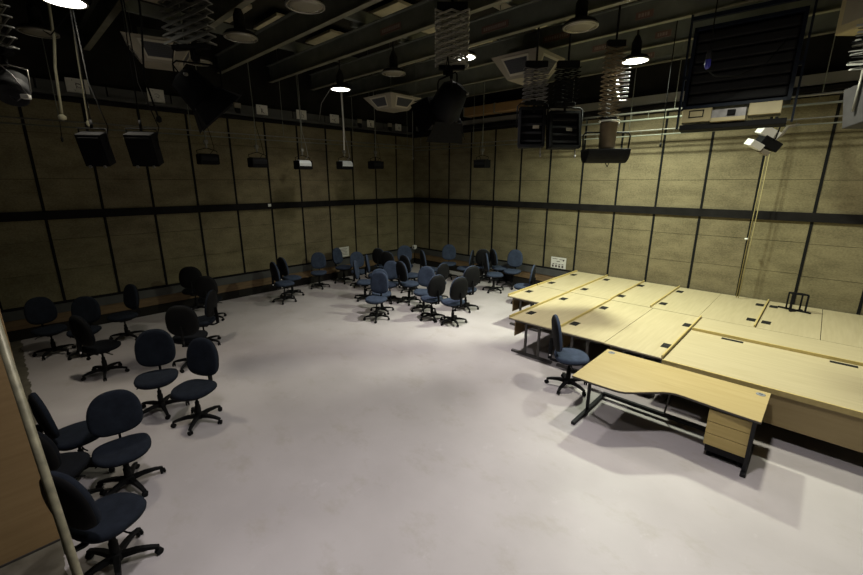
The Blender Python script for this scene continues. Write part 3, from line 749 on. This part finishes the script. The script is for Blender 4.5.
bm = bmesh.new(); lathe(bm, [(0.02, 0.12), (0.038, 0.09), (0.038, -0.03)], n=14); obj('socket', bm, M['rib'], t2)
bm = bmesh.new(); lathe(bm, [(0.04, -0.03), (0.042, -0.12), (0.02, -0.16)], n=14); obj('plug', bm, M['bluecap'], t2)
bm = bmesh.new(); tube(bm, [(0, 0, -0.16), (0.1, 0.1, -0.26), (0.35, 0.3, -0.26), (0.65, 0.5, -0.12), (0.85, 0.55, 0.2)], 0.01); obj('trailing_lead', bm, M['cable'], t2)

# white folded lantern right of the bank
t = thing('white_flood', 'small white flood lamp with black barn doors by the right wall', 'studio light', (10.95, -1.06, 4.08), math.radians(35))
R = Matrix.Rotation(math.radians(28), 4, 'Y') @ Matrix.Rotation(math.radians(12), 4, 'X')
def tb2(name, mt, b, bev=0.012):
    bm = bmesh.new(); box(bm, *b, 0, bev); bmesh.ops.transform(bm, matrix=R, verts=bm.verts); obj(name, bm, mt, t)
tb2('hood', M['white'], (-0.24, 0.08, -0.13, 0.13, 0.03, 0.20)); tb2('body', M['black_metal'], (-0.12, 0.24, -0.14, 0.14, -0.12, 0.06))
tb2('barn_door', M['white'], (-0.26, -0.02, -0.16, 0.12, -0.22, -0.10)); tb2('barn_door', M['diff_body'], (0.0, 0.16, -0.15, 0.1, -0.24, -0.15))
bm = bmesh.new(); tube(bm, [(0.05, -0.17, 0), (0.1, -0.17, 0.28), (0.1, 0.17, 0.28), (0.05, 0.17, 0)], 0.014); tube(bm, [(0.1, 0, 0.28), (0.1, 0, 0.42)], 0.025); obj('yoke', bm, M['black_metal'], t)
bm = bmesh.new(); tube(bm, [(0.1, 0, 0.40), (0.12, 0.02, 1.92)], 0.014); obj('drop_rod', bm, M['steel'], t)
bm = bmesh.new(); tube(bm, [(0.2, 0.05, 0.05), (0.32, 0.12, 0.12), (0.42, 0.18, 0.25), (0.62, 0.2, 0.30)], 0.03); obj('sleeve', bm, M['diff_body'], t)

# equipment at the top right edge
t = thing('hanging_cabinet', 'tan hanging cabinet with dark window at the top right', 'cabinet', (12.14, -3.52, 5.16), math.radians(44))
obj('casing', quick(box, -0.35, 0.35, -0.28, 0.28, 0.0, 0.58, 0, 0.015), M['tan_metal'], t)
obj('screen', quick(box, -0.22, 0.28, -0.30, -0.275, 0.16, 0.52, 0, 0.01), M['grille'], t)
obj('side_vent', quick(box, -0.358, -0.345, -0.2, 0.2, 0.1, 0.5), M['diff_body'], t)
bm = bmesh.new()
for s in (-1, 1): tube(bm, [(s * 0.3, 0, 0.58), (s * 0.3, 0, 0.76)], 0.012)
obj('hanger', bm, M['steel'], t)
t = thing('grey_lantern', 'grey box lantern hanging at the right edge', 'studio light', (12.24, -4.0, 4.03), math.radians(44))
bm = bmesh.new(); box(bm, -0.24, 0.24, -0.12, 0.14, -0.06, 0.42, 0, 0.012); bmesh.ops.rotate(bm, verts=bm.verts, cent=(0, 0, 0), matrix=Matrix.Rotation(math.radians(-12), 3, 'X')); obj('casing', bm, M['dull_grey'], t)
bm = bmesh.new(); box(bm, -0.2, 0.2, -0.14, -0.11, 0.22, 0.38, 0, 0.006); bmesh.ops.rotate(bm, verts=bm.verts, cent=(0, 0, 0), matrix=Matrix.Rotation(math.radians(-12), 3, 'X')); obj('vent', bm, M['rib'], t)
bm = bmesh.new(); tube(bm, [(-0.27, 0, 0.1), (-0.27, 0, 0.55), (0.27, 0, 0.55), (0.27, 0, 0.1)], 0.015); tube(bm, [(0, 0, 0.55), (0, 0, 0.63)], 0.03); obj('yoke', bm, M['scissor'], t)
bm = bmesh.new(); lathe(bm, [(0.03, -0.02), (0.03, 0.02)], n=12, mat4=Matrix.Translation((-0.03, -0.11, 0.12)) @ Matrix.Rotation(PI / 2, 4, 'X')); obj('knob', bm, M['black_metal'], t)

# dark box lights at left
def box_light(x, y, z, rz, tilt, w_, h, d, label):
    t = thing('dimmer_box', label, 'studio light', (x, y, z), rz, 'black box lights hung at the left')
    R = Matrix.Rotation(tilt, 4, 'Y')
    def q(nm, mt, b, bev=0.01):
        bm = bmesh.new(); box(bm, *b, 0, bev); bmesh.ops.transform(bm, matrix=R, verts=bm.verts); obj(nm, bm, mt, t)
    q('casing', M['black_metal'], (-d/2, d/2, -w_/2, w_/2, -h/2, h/2)); q('door', M['black_metal'], (d/2, d/2 + .015, -w_/2 + .03, w_/2 - .03, -h/2 + .04, h/2 - .04), 0.004)
    for s in (-1, 1): q('catch', M['scissor'], (d/2 - .02, d/2 + .025, s * w_ * .3 - .015, s * w_ * .3 + .015, -h/2 - .015, -h/2 + .02), 0.003)
    bm = bmesh.new(); tube(bm, [(0, -w_/2 - .02, 0), (0, -w_/2 - .02, h * .62), (0, w_/2 + .02, h * .62), (0, w_/2 + .02, 0)], 0.012); tube(bm, [(0, 0, h * .62), (0, 0, h * .62 + .12)], 0.02); obj('yoke', bm, M['black_metal'], t)
    bm = bmesh.new(); tube(bm, [(0, 0, h * .62 + .1), (0.02, 0.03, (6.95 - z) * .6), (-0.02, 0, 6.95 - z)], 0.008); obj('drop_rod', bm, M['cable'], t)
    bm = bmesh.new(); tube(bm, [(0.02, w_/2, 0.1), (0.1, w_/2 + .1, 0.3), (0.03, 0.08, 0.9), (0.0, 0.03, 6.95 - z)], 0.008); obj('lead', bm, M['cable'], t)
box_light(4.0, -10.42, 3.76, math.radians(-35), math.radians(18), 0.32, 0.46, 0.22, 'black box light hanging below the second cream rope')
box_light(4.50, -9.92, 3.76, math.radians(-35), math.radians(18), 0.36, 0.46, 0.22, 'black box light hanging right of its twin below the ropes')

# ------------------------------------------------------------------ ropes and hanging lines
def line(pts, r, mt, label, name='hanging_rope', cat='rope', knot=True):
    base = Vector(pts[-1]); t = thing(name, label, cat, base)
    bm = bmesh.new(); tube(bm, [Vector(p) - base for p in pts], r, 8); obj('strand', bm, mt, t)
    if knot:
        bm = bmesh.new(); lathe(bm, [(0.008, -0.05), (r * 2.6, -0.03), (r * 2.8, 0.01), (r * 1.2, 0.04)], n=12); obj('knot', bm, mt, t)
    return t
line([(3.0, -10.45, 6.95), (3.0, -10.52, 5.4), (3.0, -10.58, 5.0), (3.0, -10.62, 4.28)], 0.020, M['rope'], 'cream rope with knotted end hanging at far left')
line([(3.0, -10.20, 6.95), (3.0, -10.28, 5.2), (3.0, -10.31, 4.22)], 0.010, M['rope'], 'thinner cream rope hanging right of the thick one', )
line([(3.0, -10.66, 4.22), (3.0, -10.68, 3.95)], 0.006, M['cable'], 'thin black tail cord under the thick cream rope', knot=True)
line([(10.93, -0.32, 6.95), (10.92, -0.33, 4.2), (10.88, -0.30, 0.74)], 0.009, M['rope_y'], 'yellow rope hanging down the right wall to the desks', knot=False)
line([(10.99, -0.33, 6.95), (10.96, -0.34, 2.5), (10.92, -0.31, 0.74)], 0.008, M['rope_y'], 'second thinner yellow cord beside the wall rope', knot=False)
line([(9.45, -2.4, 6.95), (9.45, -2.4, 4.0)], 0.008, M['cable'], 'thin black cord with weight left of the light bank')
line([(1.0, -1.0, 6.95), (1.0, -1.0, 4.1)], 0.008, M['grey_cable'], 'thin grey cord hanging in the far corner')
line([(2.45, -5.1, 5.75), (1.6, -5.0, 5.35), (0.3, -4.3, 5.1)], 0.008, M['grey_cable'], 'slack grey cable from the lit lamp to the left wall', knot=False)
line([(5.6, -9.9, 6.95), (5.5, -9.95, 5.2), (5.35, -9.98, 4.6), (5.4, -9.9, 4.1)], 0.012, M['cable'], 'black cable hanging left of the wide scissor hanger')
line([(2.4, -10.6, 6.0), (2.6, -10.6, 5.6), (3.0, -10.55, 5.45), (3.6, -10.3, 5.75), (4.2, -10.1, 5.98)], 0.008, M['cable'], 'slack black cable looping behind the cream ropes', knot=False)

# ------------------------------------------------------------------ desks
def lip_strip(t, x0, x1, y0, y1, z=0.72, h=0.045):
    obj('edge_strip', quick(box, x0, x1, y0, y1, z - 0.02, z + h, 0, 0.003), M['wood_lip'], t)

def c_leg(bm, x0, x1, y, black=False):
    # cantilever frame: foot along x, two uprights
    box(bm, x0, x1, y - 0.03, y + 0.03, 0.0, 0.045, 0, 0.006)
    xc = (x0 + x1) / 2
    for dx in (-0.14, 0.14): box(bm, xc + dx - 0.022, xc + dx + 0.022, y - 0.016, y + 0.016, 0.045, 0.66)
    box(bm, x0 + 0.05, x1 - 0.05, y - 0.02, y + 0.02, 0.64, 0.69)

def desk_y(x0, x1, y0, y1, ports, label, strip=None, legs=True):
    """desk with its long side along y, joined side by side"""
    t = thing('desk', label, 'desk', ((x0 + x1) / 2, (y0 + y1) / 2, 0), 0, 'maple desks pushed together in a block')
    cx, cy = (x0 + x1) / 2, (y0 + y1) / 2
    X0, X1, Y0, Y1 = x0 - cx, x1 - cx, y0 - cy, y1 - cy
    bm = bmesh.new(); box(bm, X0 + .002, X1 - .002, Y0 + .002, Y1 - .002, 0.697, 0.72, 0, 0.002); obj('tabletop', bm, M['wood_y'], t)
    bm = bmesh.new(); box(bm, X0 + .004, X1 - .004, Y0 + .004, Y1 - .004, 0.688, 0.697); obj('edge_band', bm, M['edge'], t)
    for yy in (Y0 + 0.10, Y1 - 0.10):
        bm = bmesh.new(); c_leg(bm, X0 + 0.05, X1 - 0.05, yy); obj('leg_frame', bm, M['leg_grey'], t)
    bm = bmesh.new(); box(bm, X0 + 0.06, X0 + 0.078, Y0 + 0.14, Y1 - 0.14, 0.32, 0.688); obj('modesty_panel', bm, M['leg_brown'], t)
    for (px_, py_) in ports:
        bm = bmesh.new(); box(bm, px_ - cx - 0.07, px_ - cx + 0.07, py_ - cy - 0.11, py_ - cy + 0.11, 0.714, 0.7235, 0, 0.003); po = obj('cable_port', bm, M['port'], t)
        bm = bmesh.new(); box(bm, px_ - cx - 0.045, px_ - cx + 0.045, py_ - cy - 0.012, py_ - cy + 0.012, 0.7235, 0.7265, 0, 0.001); obj('port_flap', bm, M['leg_black'], po)
    if strip: lip_strip(t, strip[0] - cx, strip[1] - cx, Y0 + .01 if len(strip) < 3 else strip[2] - cy, Y1 - .01 if len(strip) < 4 else strip[3] - cy)
    return t
YB = -0.06
desk_y(6.98, 7.86, -2.40, YB, [(7.12, -0.58), (7.12, -1.88)], 'maple desk against the right wall, nearest the chairs', (6.985, 7.005))
desk_y(7.86, 8.83, -2.42, YB, [(8.03, -0.53), (8.03, -1.92)], 'maple desk against the wall, second from the chairs', (7.87, 7.89))
desk_y(8.83, 9.66, -2.42, YB, [(8.92, -0.58), (8.92, -1.93)], 'maple desk against the wall, third from the chairs', (8.84, 8.86))
desk_y(9.66, 10.56, -2.42, YB, [(9.80, -0.55), (9.80, -1.93)], 'maple desk against the wall, fourth from the chairs', (9.67, 9.69))
desk_y(10.56, 11.45, -2.42, YB, [(11.34, -0.58), (11.34, -1.93)], 'maple desk against the wall, just left of the black wire rack', (11.43, 11.45))
desk_y(11.46, 12.33, -2.42, YB, [(11.57, -0.55), (11.57, -1.94)], 'maple desk against the wall carrying the black wire rack')
desk_y(12.335, 13.25, -2.42, YB, [], 'plain maple desk against the wall at the right edge')
desk_y(6.98, 7.87, -3.74, -2.42, [(7.15, -3.06)], 'short maple desk end nearest the clustered chairs', (6.985, 7.005))
desk_y(7.88, 8.85, -5.06, -2.44, [(8.05, -3.09), (8.05, -4.50)], 'maple desk in the front row at its left end', (7.885, 7.905))
desk_y(8.86, 9.74, -5.07, -2.44, [(8.98, -3.14), (8.98, -4.51)], 'maple desk in the front row behind the lone blue chair', (8.865, 8.885))
desk_y(9.745, 10.62, -5.08, -2.44, [(10.53, -3.14), (10.53, -4.50)], 'maple desk in the front row left of the widest desks', (10.60, 10.62))

def desk_x(x0, x1, y0, y1, label, strip_front=False, strip_back=False, slots=(), panel=False):
    cx, cy = (x0 + x1) / 2, (y0 + y1) / 2
    t = thing('desk', label, 'desk', (cx, cy, 0), 0, 'maple desks pushed together in a block')
    X0, X1, Y0, Y1 = x0 - cx, x1 - cx, y0 - cy, y1 - cy
    bm = bmesh.new(); box(bm, X0 + .002, X1 - .002, Y0 + .002, Y1 - .002, 0.697, 0.72, 0, 0.002); obj('tabletop', bm, M['wood_x'], t)
    bm = bmesh.new(); box(bm, X0 + .004, X1 - .004, Y0 + .004, Y1 - .004, 0.688, 0.697); obj('edge_band', bm, M['edge'], t)
    for xx in (X0 + 0.12, X1 - 0.12):
        bm = bmesh.new(); box(bm, xx - .03, xx + .03, Y0 + 0.12, Y1 - 0.06, 0, 0.045, 0, 0.006)
        box(bm, xx - .016, xx + .016, -0.16, -0.11, 0.045, 0.688); box(bm, xx - .016, xx + .016, 0.11, 0.16, 0.045, 0.688)
        obj('leg_frame', bm, M['leg_grey'], t)
    for sx in slots:
        bm = bmesh.new(); box(bm, sx - cx - 0.15, sx - cx + 0.15, Y1 - 0.17, Y1 - 0.08, 0.714, 0.7235, 0, 0.003); obj('cable_port', bm, M['port'], t)
    if strip_back: obj('edge_strip', quick(box, X0 + .01, X1 - .01, Y1 - 0.03, Y1 - 0.008, 0.70, 0.77, 0, 0.003), M['wood_lip'], t)
    if strip_front: obj('edge_strip', quick(box, X0 + .01, X1 - .01, Y0 - 0.015, Y0 + 0.012, 0.68, 0.755, 0, 0.003), M['wood_lip'], t)
    if panel: obj('modesty_panel', quick(box, X0 + .02, X1 - .02, Y0 + 0.03, Y0 + 0.05, 0.25, 0.688), M['wood_panel'], t)
    return t
desk_x(10.63, 13.25, -3.33, -2.43, 'long maple desk in the middle row at the right')
desk_x(10.64, 13.25, -5.20, -3.35, 'widest maple desk behind the wave-edged desk with long cable slots', True, True, (11.26, 12.60), True)

# wave desk
t = thing('wave_desk', 'single beech desk with a wavy front edge in front of the block', 'desk', (10.9, -5.9, 0))
def wave_outline():
    pts = [(9.89, -5.30), (11.92, -5.30), (11.91, -6.19), (11.60, -6.175), (11.28, -6.145), (11.14, -6.13), (11.06, -6.128), (10.99, -6.15), (10.92, -6.20),
           (10.80, -6.32), (10.66, -6.46), (10.58, -6.53), (10.51, -6.56), (10.44, -6.568), (10.15, -6.575), (9.89, -6.56)]
    return [(x - 10.9, y + 5.9) for x, y in pts]
wo = wave_outline()
bm = bmesh.new(); loft(bm, [[(x, y, 0.697) for x, y in wo], [(x, y, 0.722) for x, y in wo]], smooth=False); obj('tabletop', bm, M['wood_wave'], t)
bm = bmesh.new(); loft(bm, [[(x * 1.001, y * 1.0015, 0.693) for x, y in wo], [(x * 1.001, y * 1.0015, 0.716) for x, y in wo]], smooth=False); obj('edge_band', bm, M['edge'], t)
for gx, gy in ((9.99, -5.40), (11.83, -5.42)):
    bm = bmesh.new(); lathe(bm, [(0.05, 0.712), (0.05, 0.724), (0.04, 0.727)], gx - 10.9, gy + 5.9, 20); g = obj('grommet', bm, M['grommet'], t)
    bm = bmesh.new(); box(bm, gx - 10.9 - 0.018, gx - 10.9 + 0.018, gy + 5.9 - 0.008, gy + 5.9 + 0.008, 0.727, 0.7275); obj('grommet_slot', bm, M['port'], g)
for xx, ya, yb in ((-0.93, -0.68, 0.45), (0.955, -0.34, 0.45)):
    bm = bmesh.new(); box(bm, xx - .028, xx + .028, ya, yb, 0.0, 0.045, 0, 0.008)
    for yy in ((-0.20,) if xx < 0 else (-0.26, -0.05)): box(bm, xx - .018, xx + .018, yy - .022, yy + .022, 0.045, 0.69)
    obj('leg_frame', bm, M['leg_black'], t)
bm = bmesh.new(); bar(bm, (-0.92, 0.36, 0.07), (0.95, 0.34, 0.07), 0.05, 0.05); obj('foot_rail', bm, M['leg_black'], t)
bm = bmesh.new(); tube(bm, [(-0.05, 0.35, 0.07), (-0.01, 0.37, 0.5), (0.0, 0.4, 0.68)], 0.012); obj('cable_riser', bm, M['leg_grey'], t)

# drawer pedestal
t = thing('drawer_pedestal', 'three drawer beech pedestal under the right end of the wave desk', 'drawer unit', (11.64, -5.82, 0))
obj('carcass', quick(box, -0.22, 0.22, -0.29, 0.28, 0.19, 0.665, 0, 0.004), M['wood_drawer'], t)
for k in range(3):
    z0 = 0.193 + k * 0.157
    d = obj('drawer', quick(box, -0.218, 0.218, -0.312, -0.292, z0, z0 + 0.15, 0, 0.004), M['wood_drawer'], t)
    obj('finger_pull', quick(box, -0.20, 0.20, -0.300, -0.291, z0 + 0.1505, z0 + 0.1565), M['edge'], d)
obj('plinth', quick(box, -0.20, 0.20, -0.26, 0.26, 0.08, 0.19), M['leg_black'], t)
for sx in (-1, 1):
    for sy in (-1, 1):
        bm = bmesh.new(); lathe(bm, [(0.03, -0.02), (0.04, -0.01), (0.04, 0.01), (0.03, 0.02)], n=14, mat4=Matrix.Translation((sx * 0.16, sy * 0.21, 0.04)) @ Matrix.Rotation(PI / 2, 4, 'Y')); obj('caster', bm, M['plastic'], t)

# wire rack on desk
t = thing('wire_rack', 'small black metal rack standing on a desk by the wall', 'rack', (11.90, -0.62, 0.7250))
bm = bmesh.new(); bar(bm, (-0.26, 0.10, 0.012), (0.26, -0.06, 0.012), 0.042, 0.028); bar(bm, (-0.06, -0.14, 0.012), (0.12, 0.10, 0.012), 0.042, 0.028); obj('base_bar', bm, M['black_metal'], t)
for (x, y, wv) in ((-0.13, 0.02, 0.03), (-0.06, -0.06, 0.045), (0.08, 0.06, 0.03), (0.17, -0.02, 0.034)):
    bm = bmesh.new(); bar(bm, (x, y, 0.01), (x, y, 0.36), wv, wv); obj('upright', bm, M['black_metal'], t)
bm = bmesh.new(); bar(bm, (-0.13, 0.02, 0.36), (0.08, 0.06, 0.36), 0.026, 0.026); bar(bm, (0.08, 0.06, 0.36), (0.17, -0.02, 0.36), 0.026, 0.026); bar(bm, (0.17, -0.02, 0.36), (-0.06, -0.06, 0.36), 0.026, 0.026); bar(bm, (-0.06, -0.06, 0.36), (-0.13, 0.02, 0.36), 0.026, 0.026); obj('top_bar', bm, M['black_metal'], t)

# ------------------------------------------------------------------ open door leaf and leaning pipe
t = thing('door_leaf', 'plain brown plywood panel standing at the left edge behind the pipe', 'panel', (7.28, -12.3, 0))
obj('sheet', quick(box, -0.02, 0.02, -0.66, 0.57, 0.01, 2.45, 0, 0.003), M['wood_door'], t)
obj('bottom_rail', quick(box, -0.03, 0.03, -0.66, 0.57, 0.0, 0.02), M['edge'], t)
t = thing('leaning_pipe', 'long worn metal pipe leaning across the left edge of the view', 'pipe', (9.34, -11.63, 0.013))
bm = bmesh.new(); tube(bm, [(0, 0, 0.0), (-0.556, -0.056, 1.30), (-1.281, -0.130, 3.0)], 0.0245, 16); obj('tube', bm, M['pipe'], t)
bm = bmesh.new(); tube(bm, [(0, 0, 0.0), (-0.02, -0.002, 0.05)], 0.028, 16); obj('end_cap', bm, M['rib'], t)

# ------------------------------------------------------------------ office chairs
def egg(n, w_, ht, hb, pw=0.85):
    out = []
    for k in range(n):
        a = 2 * PI * k / n; c, s = math.cos(a), math.sin(a)
        x = w_ * math.copysign(abs(c) ** pw, c)
        y = (ht * math.copysign(abs(s) ** 0.92, s)) if s > 0 else hb * math.copysign(abs(s) ** 0.62, s)
        out.append((x, y))
    return out
def pad(bm, outline, layers, warp):
    rings = []
    for sc, z in layers: rings.append([warp(x * sc, y * sc, z) for x, y in outline])
    loft(bm, rings)
def make_chair(fabric, name='office_chair'):
    t = bpy.data.objects.new(name, None); COL.objects.link(t); t.empty_display_size = 0.1
    # seat: front towards +x
    so = [(y, x) for x, y in egg(40, 0.25, 0.25, 0.23, 0.8)]
    def sw(x, y, z): return (x + 0.01, y, 0.455 + z - 0.10 * max(0, x - 0.12) ** 1.3 + 0.10 * y * y)
    bm = bmesh.new(); pad(bm, so, [(0.90, 0.0), (0.985, 0.012), (1.0, 0.035), (0.97, 0.058), (0.88, 0.070), (0.6, 0.073), (0.2, 0.072)], sw)
    seat = obj('seat', bm, fabric, t)
    bm = bmesh.new(); pad(bm, so, [(0.55, -0.028), (0.86, -0.018), (0.95, 0.0), (0.95, 0.014)], sw); obj('seat_shell', bm, M['plastic'], seat)
    # backrest
    bo = egg(44, 0.235, 0.30, 0.225, 0.82)
    tilt = math.radians(9)
    def bw(u, v, d):   # u across(y), v up, d forward thickness
        x = d + 0.50 * u * u + 0.20 * (v + 0.05) ** 2 - 0.0
        cx_, cz_ = -0.245, 0.80
        xx = x * math.cos(tilt) - v * math.sin(tilt); zz = v * math.cos(tilt) + x * math.sin(tilt)
        return (cx_ + xx, u, cz_ + zz)
    bm = bmesh.new(); pad(bm, bo, [(0.94, -0.004), (0.995, 0.010), (1.0, 0.026), (0.965, 0.046), (0.86, 0.056), (0.55, 0.060), (0.2, 0.060)], bw)
    back = obj('backrest', bm, fabric, t)
    bm = bmesh.new(); pad(bm, bo, [(0.3, -0.03), (0.8, -0.026), (0.955, -0.012), (0.985, 0.004), (0.985, 0.012)], bw); obj('back_shell', bm, M['plastic'], back)
    bm = bmesh.new()
    pts = [(-0.02, 0, 0.425), (-0.20, 0, 0.41), (-0.285, 0, 0.44), (-0.285, 0, 0.56), (-0.275, 0, 0.76)]
    for a, b in zip(pts, pts[1:]): bar(bm, a, b, 0.055, 0.022)
    obj('back_bar', bm, M['plastic'], t)
    bm = bmesh.new(); box(bm, -0.11, 0.10, -0.08, 0.08, 0.385, 0.435, 0, 0.012); obj('tilt_mechanism', bm, M['plastic'], t)
    bm = bmesh.new(); tube(bm, [(0.0, -0.05, 0.40), (0.0, -0.20, 0.395), (0.02, -0.24, 0.38)], 0.008, 6); obj('lever', bm, M['plastic'], t)
    bm = bmesh.new(); lathe(bm, [(0.020, 0.075), (0.034, 0.08), (0.034, 0.24), (0.026, 0.245), (0.026, 0.30), (0.015, 0.305), (0.015, 0.39)], n=16); obj('gas_column', bm, M['plastic'], t)
    bm = bmesh.new(); lathe(bm, [(0.035, 0.055), (0.055, 0.065), (0.055, 0.115), (0.035, 0.135)], n=20)
    for k in range(5):
        a = 2 * PI * k / 5 + 0.35; c, s = math.cos(a), math.sin(a)
        secs = []
        for r_, zc, hw, hh in ((0.03, 0.10, 0.026, 0.024), (0.14, 0.105, 0.024, 0.020), (0.24, 0.093, 0.021, 0.015), (0.305, 0.075, 0.019, 0.011)):
            secs.append([(r_ * c - s * dy, r_ * s + c * dy, zc + dz) for dy, dz in ((-hw, -hh), (hw, -hh), (hw * 0.8, hh), (-hw * 0.8, hh))])
        loft(bm, secs, smooth=False)
    obj('star_base', bm, M['plastic'], t)
    for k in range(5):
        a = 2 * PI * k / 5 + 0.35; px_, py_ = 0.30 * math.cos(a), 0.30 * math.sin(a)
        th = a + 1.1 + k * 0.7
        bm = bmesh.new()
        for s in (-0.014, 0.014):
            lathe(bm, [(0.018, -0.009), (0.029, -0.006), (0.029, 0.006), (0.018, 0.009)], n=14, mat4=Matrix.Translation((px_, py_, 0.029)) @ Matrix.Rotation(th, 4, 'Z') @ Matrix.Translation((0, s, 0)) @ Matrix.Rotation(PI / 2, 4, 'X'))
        tube(bm, [(px_, py_, 0.03), (px_, py_, 0.07)], 0.008, 8)
        obj('caster', bm, M['plastic'], t)
    for z, s in ((0.41, 1), (0.50, 1)):
        bm = bmesh.new(); lathe(bm, [(0.014, -0.006), (0.014, 0.012)], n=10, mat4=Matrix.Translation((-0.29 if z > .45 else -0.09, -0.085 if z < .45 else 0.0, z)) @ Matrix.Rotation(PI / 2, 4, 'X')); obj('bolt', bm, M['chrome'], t)
    return t
protos = {'n': make_chair(M['fabric']), 'b': make_chair(M['fabric_b']), 'k': make_chair(M['fabric_dk'])}
used = {}
# x, y, facing in degrees, scale, fabric, label
CH = [
 (6.12, -10.16, -58, 1.06, 'n', 'navy office chair right of its pair near the left, facing the lower edge', 'pair'),
 (5.39, -10.44, -22, 1.08, 'n', 'navy office chair left of its pair with a tall round back', 'pair'),
 (4.02, -9.59, 145, 1.12, 'k', 'black backed office chair just behind the pair of navy chairs', 'left'),
 (3.12, -9.1, -130, 1.05, 'n', 'office chair seen edge-on behind the black backed one', 'left'),
 (0.5, -8.44, 155, 1.12, 'k', 'dark office chair pushed against the left wall in the shade', 'left'),
 (1.55, -8.42, 150, 1.05, 'k', 'dark round backed office chair next to the one against the left wall', 'left'),
 (1.56, -10.15, -72, 1.05, 'n', 'navy office chair facing left in the shadowy back row, rightmost there', 'left'),
 (3.32, -10.79, 112, 1.06, 'k', 'black backed office chair turned away, foremost in the shadowy group by the left wall', 'left'),
 (2.05, -10.86, -30, 1.02, 'n', 'navy office chair half hidden behind the foremost one of the shadowy group', 'left'),
 (1.5, -11.32, 15, 1.02, 'n', 'farthest left office chair in the dark corner', 'left'),
 (6.92, -11.13, -6, 1.05, 'n', 'navy office chair with a wide round back in the front left group', 'front'),
 (6.28, -11.44, 97, 1.02, 'n', 'office chair whose narrow edge-on back shows at the rear of the front left group', 'front'),
 (6.86, -11.66, 138, 1.0, 'k', 'black backed office chair behind the pipe in the front left group', 'front'),
 (8.02, -11.43, 118, 1.05, 'n', 'nearest office chair, at the lower left corner beside the leaning pipe', 'front'),
 (1.36, -6.42, 85, 1.06, 'b', 'blue office chair in the pair by the left wall, front one', 'middle'),
 (0.92, -5.96, 90, 1.08, 'b', 'blue office chair in the pair by the left wall, rear one', 'middle'),
 (0.70, -4.91, -35, 1.0, 'b', 'blue office chair alone in front of the left wall facing the room', 'middle'),
 (0.66, -3.95, 20, 1.05, 'b', 'shaded blue office chair under the notice on the left wall', 'middle'),
 (1.50, -3.93, -20, 1.0, 'b', 'blue office chair standing left of the dense cluster', 'middle'),
 (4.44, -5.6, -64, 1.04, 'b', 'front left office chair of the dense cluster facing the lower edge', 'cluster'),
 (2.4, -3.98, 50, 1.05, 'b', 'dark office chair at the left side of the cluster with a rim lit back', 'cluster'),
 (2.82, -4.72, 45, 1.03, 'b', 'dark office chair in front of the rim lit one at the left of the cluster', 'cluster'),
 (4.08, -5.14, -28, 1.0, 'b', 'office chair almost hidden right behind the front left chair of the cluster', 'cluster'),
 (1.41, -2.89, 110, 1.05, 'b', 'black backed office chair at the rear left of the cluster', 'cluster'),
 (2.1, -3.1, 110, 1.05, 'b', 'black backed office chair at the rear middle of the cluster', 'cluster'),
 (2.04, -2.42, -40, 1.08, 'b', 'pale blue office chair near the room corner facing the camera', 'cluster'),
 (3.5, -4.36, -55, 1.02, 'b', 'blue office chair wedged in the middle of the cluster', 'cluster'),
 (3.97, -4.06, 80, 1.1, 'b', 'office chair with a large black oval back in the middle of the cluster', 'cluster'),
 (3.21, -3.25, 85, 1.08, 'b', 'office chair with a black back behind the large oval back', 'cluster'),
 (2.98, -2.2, 60, 1.05, 'b', 'office chair with a slim edge-on back near the corner', 'cluster'),
 (4.8, -4.32, -66, 1.04, 'b', 'light blue office chair facing the camera in the right cluster', 'cluster'),
 (4.35, -3.3, 175, 1.0, 'b', 'dark office chair hidden behind the light blue one', 'cluster'),
 (5.4, -4.64, 166, 1.06, 'b', 'grey black backed office chair between the light blue chair and the front right one', 'cluster'),
 (5.98, -4.52, 168, 1.08, 'b', 'front right office chair of the cluster, dark oval back to the camera', 'cluster'),
 (5.52, -3.47, 164, 1.12, 'b', 'dark backed office chair behind the front right one', 'cluster'),
 (2.8, -1.05, -50, 1.05, 'b', 'blue office chair facing the camera before the right wall', 'far'),
 (3.66, -1.22, -150, 1.02, 'b', 'blue office chair turned left before the right wall', 'far'),
 (3.95, -0.62, 125, 1.04, 'b', 'dark round backed office chair in the far right huddle', 'far'),
 (4.98, -1.42, 40, 1.08, 'b', 'front office chair of the far right huddle with an edge-on back', 'far'),
 (4.5, -0.45, 60, 1.06, 'b', 'office chair with narrow dark back at the rear of the far right huddle', 'far'),
 (5.12, -0.62, -75, 1.08, 'b', 'blue office chair facing the camera in the far right huddle', 'far'),
 (6.36, -1.98, 203, 1.02, 'b', 'blue office chair tucked by the end of the desk block', 'far'),
 (9.42, -5.6, 36, 1.12, 'b', 'lone blue office chair between the desk block and the wave-edged desk', 'desk'),
]
GN = {'pair': 'office chairs at the left', 'left': 'office chairs at the left', 'front': 'office chairs at the front left', 'middle': 'office chairs along the left wall', 'cluster': 'office chairs clustered in the far middle', 'far': 'office chairs by the right wall', 'desk': 'office chairs by the desks'}
for (x, y, a, s, k, lb, g) in CH:
    if k not in used: c = protos[k]; used[k] = 1
    else: c = copy_tree(protos[k])
    c.location = (x, y, 0); c.rotation_euler = (0, 0, math.radians(a)); c.scale = (s, s, s * (0.92 if 'wide round back' in lb else 1.0))
    tag(c, lb, 'office chair', GN[g])
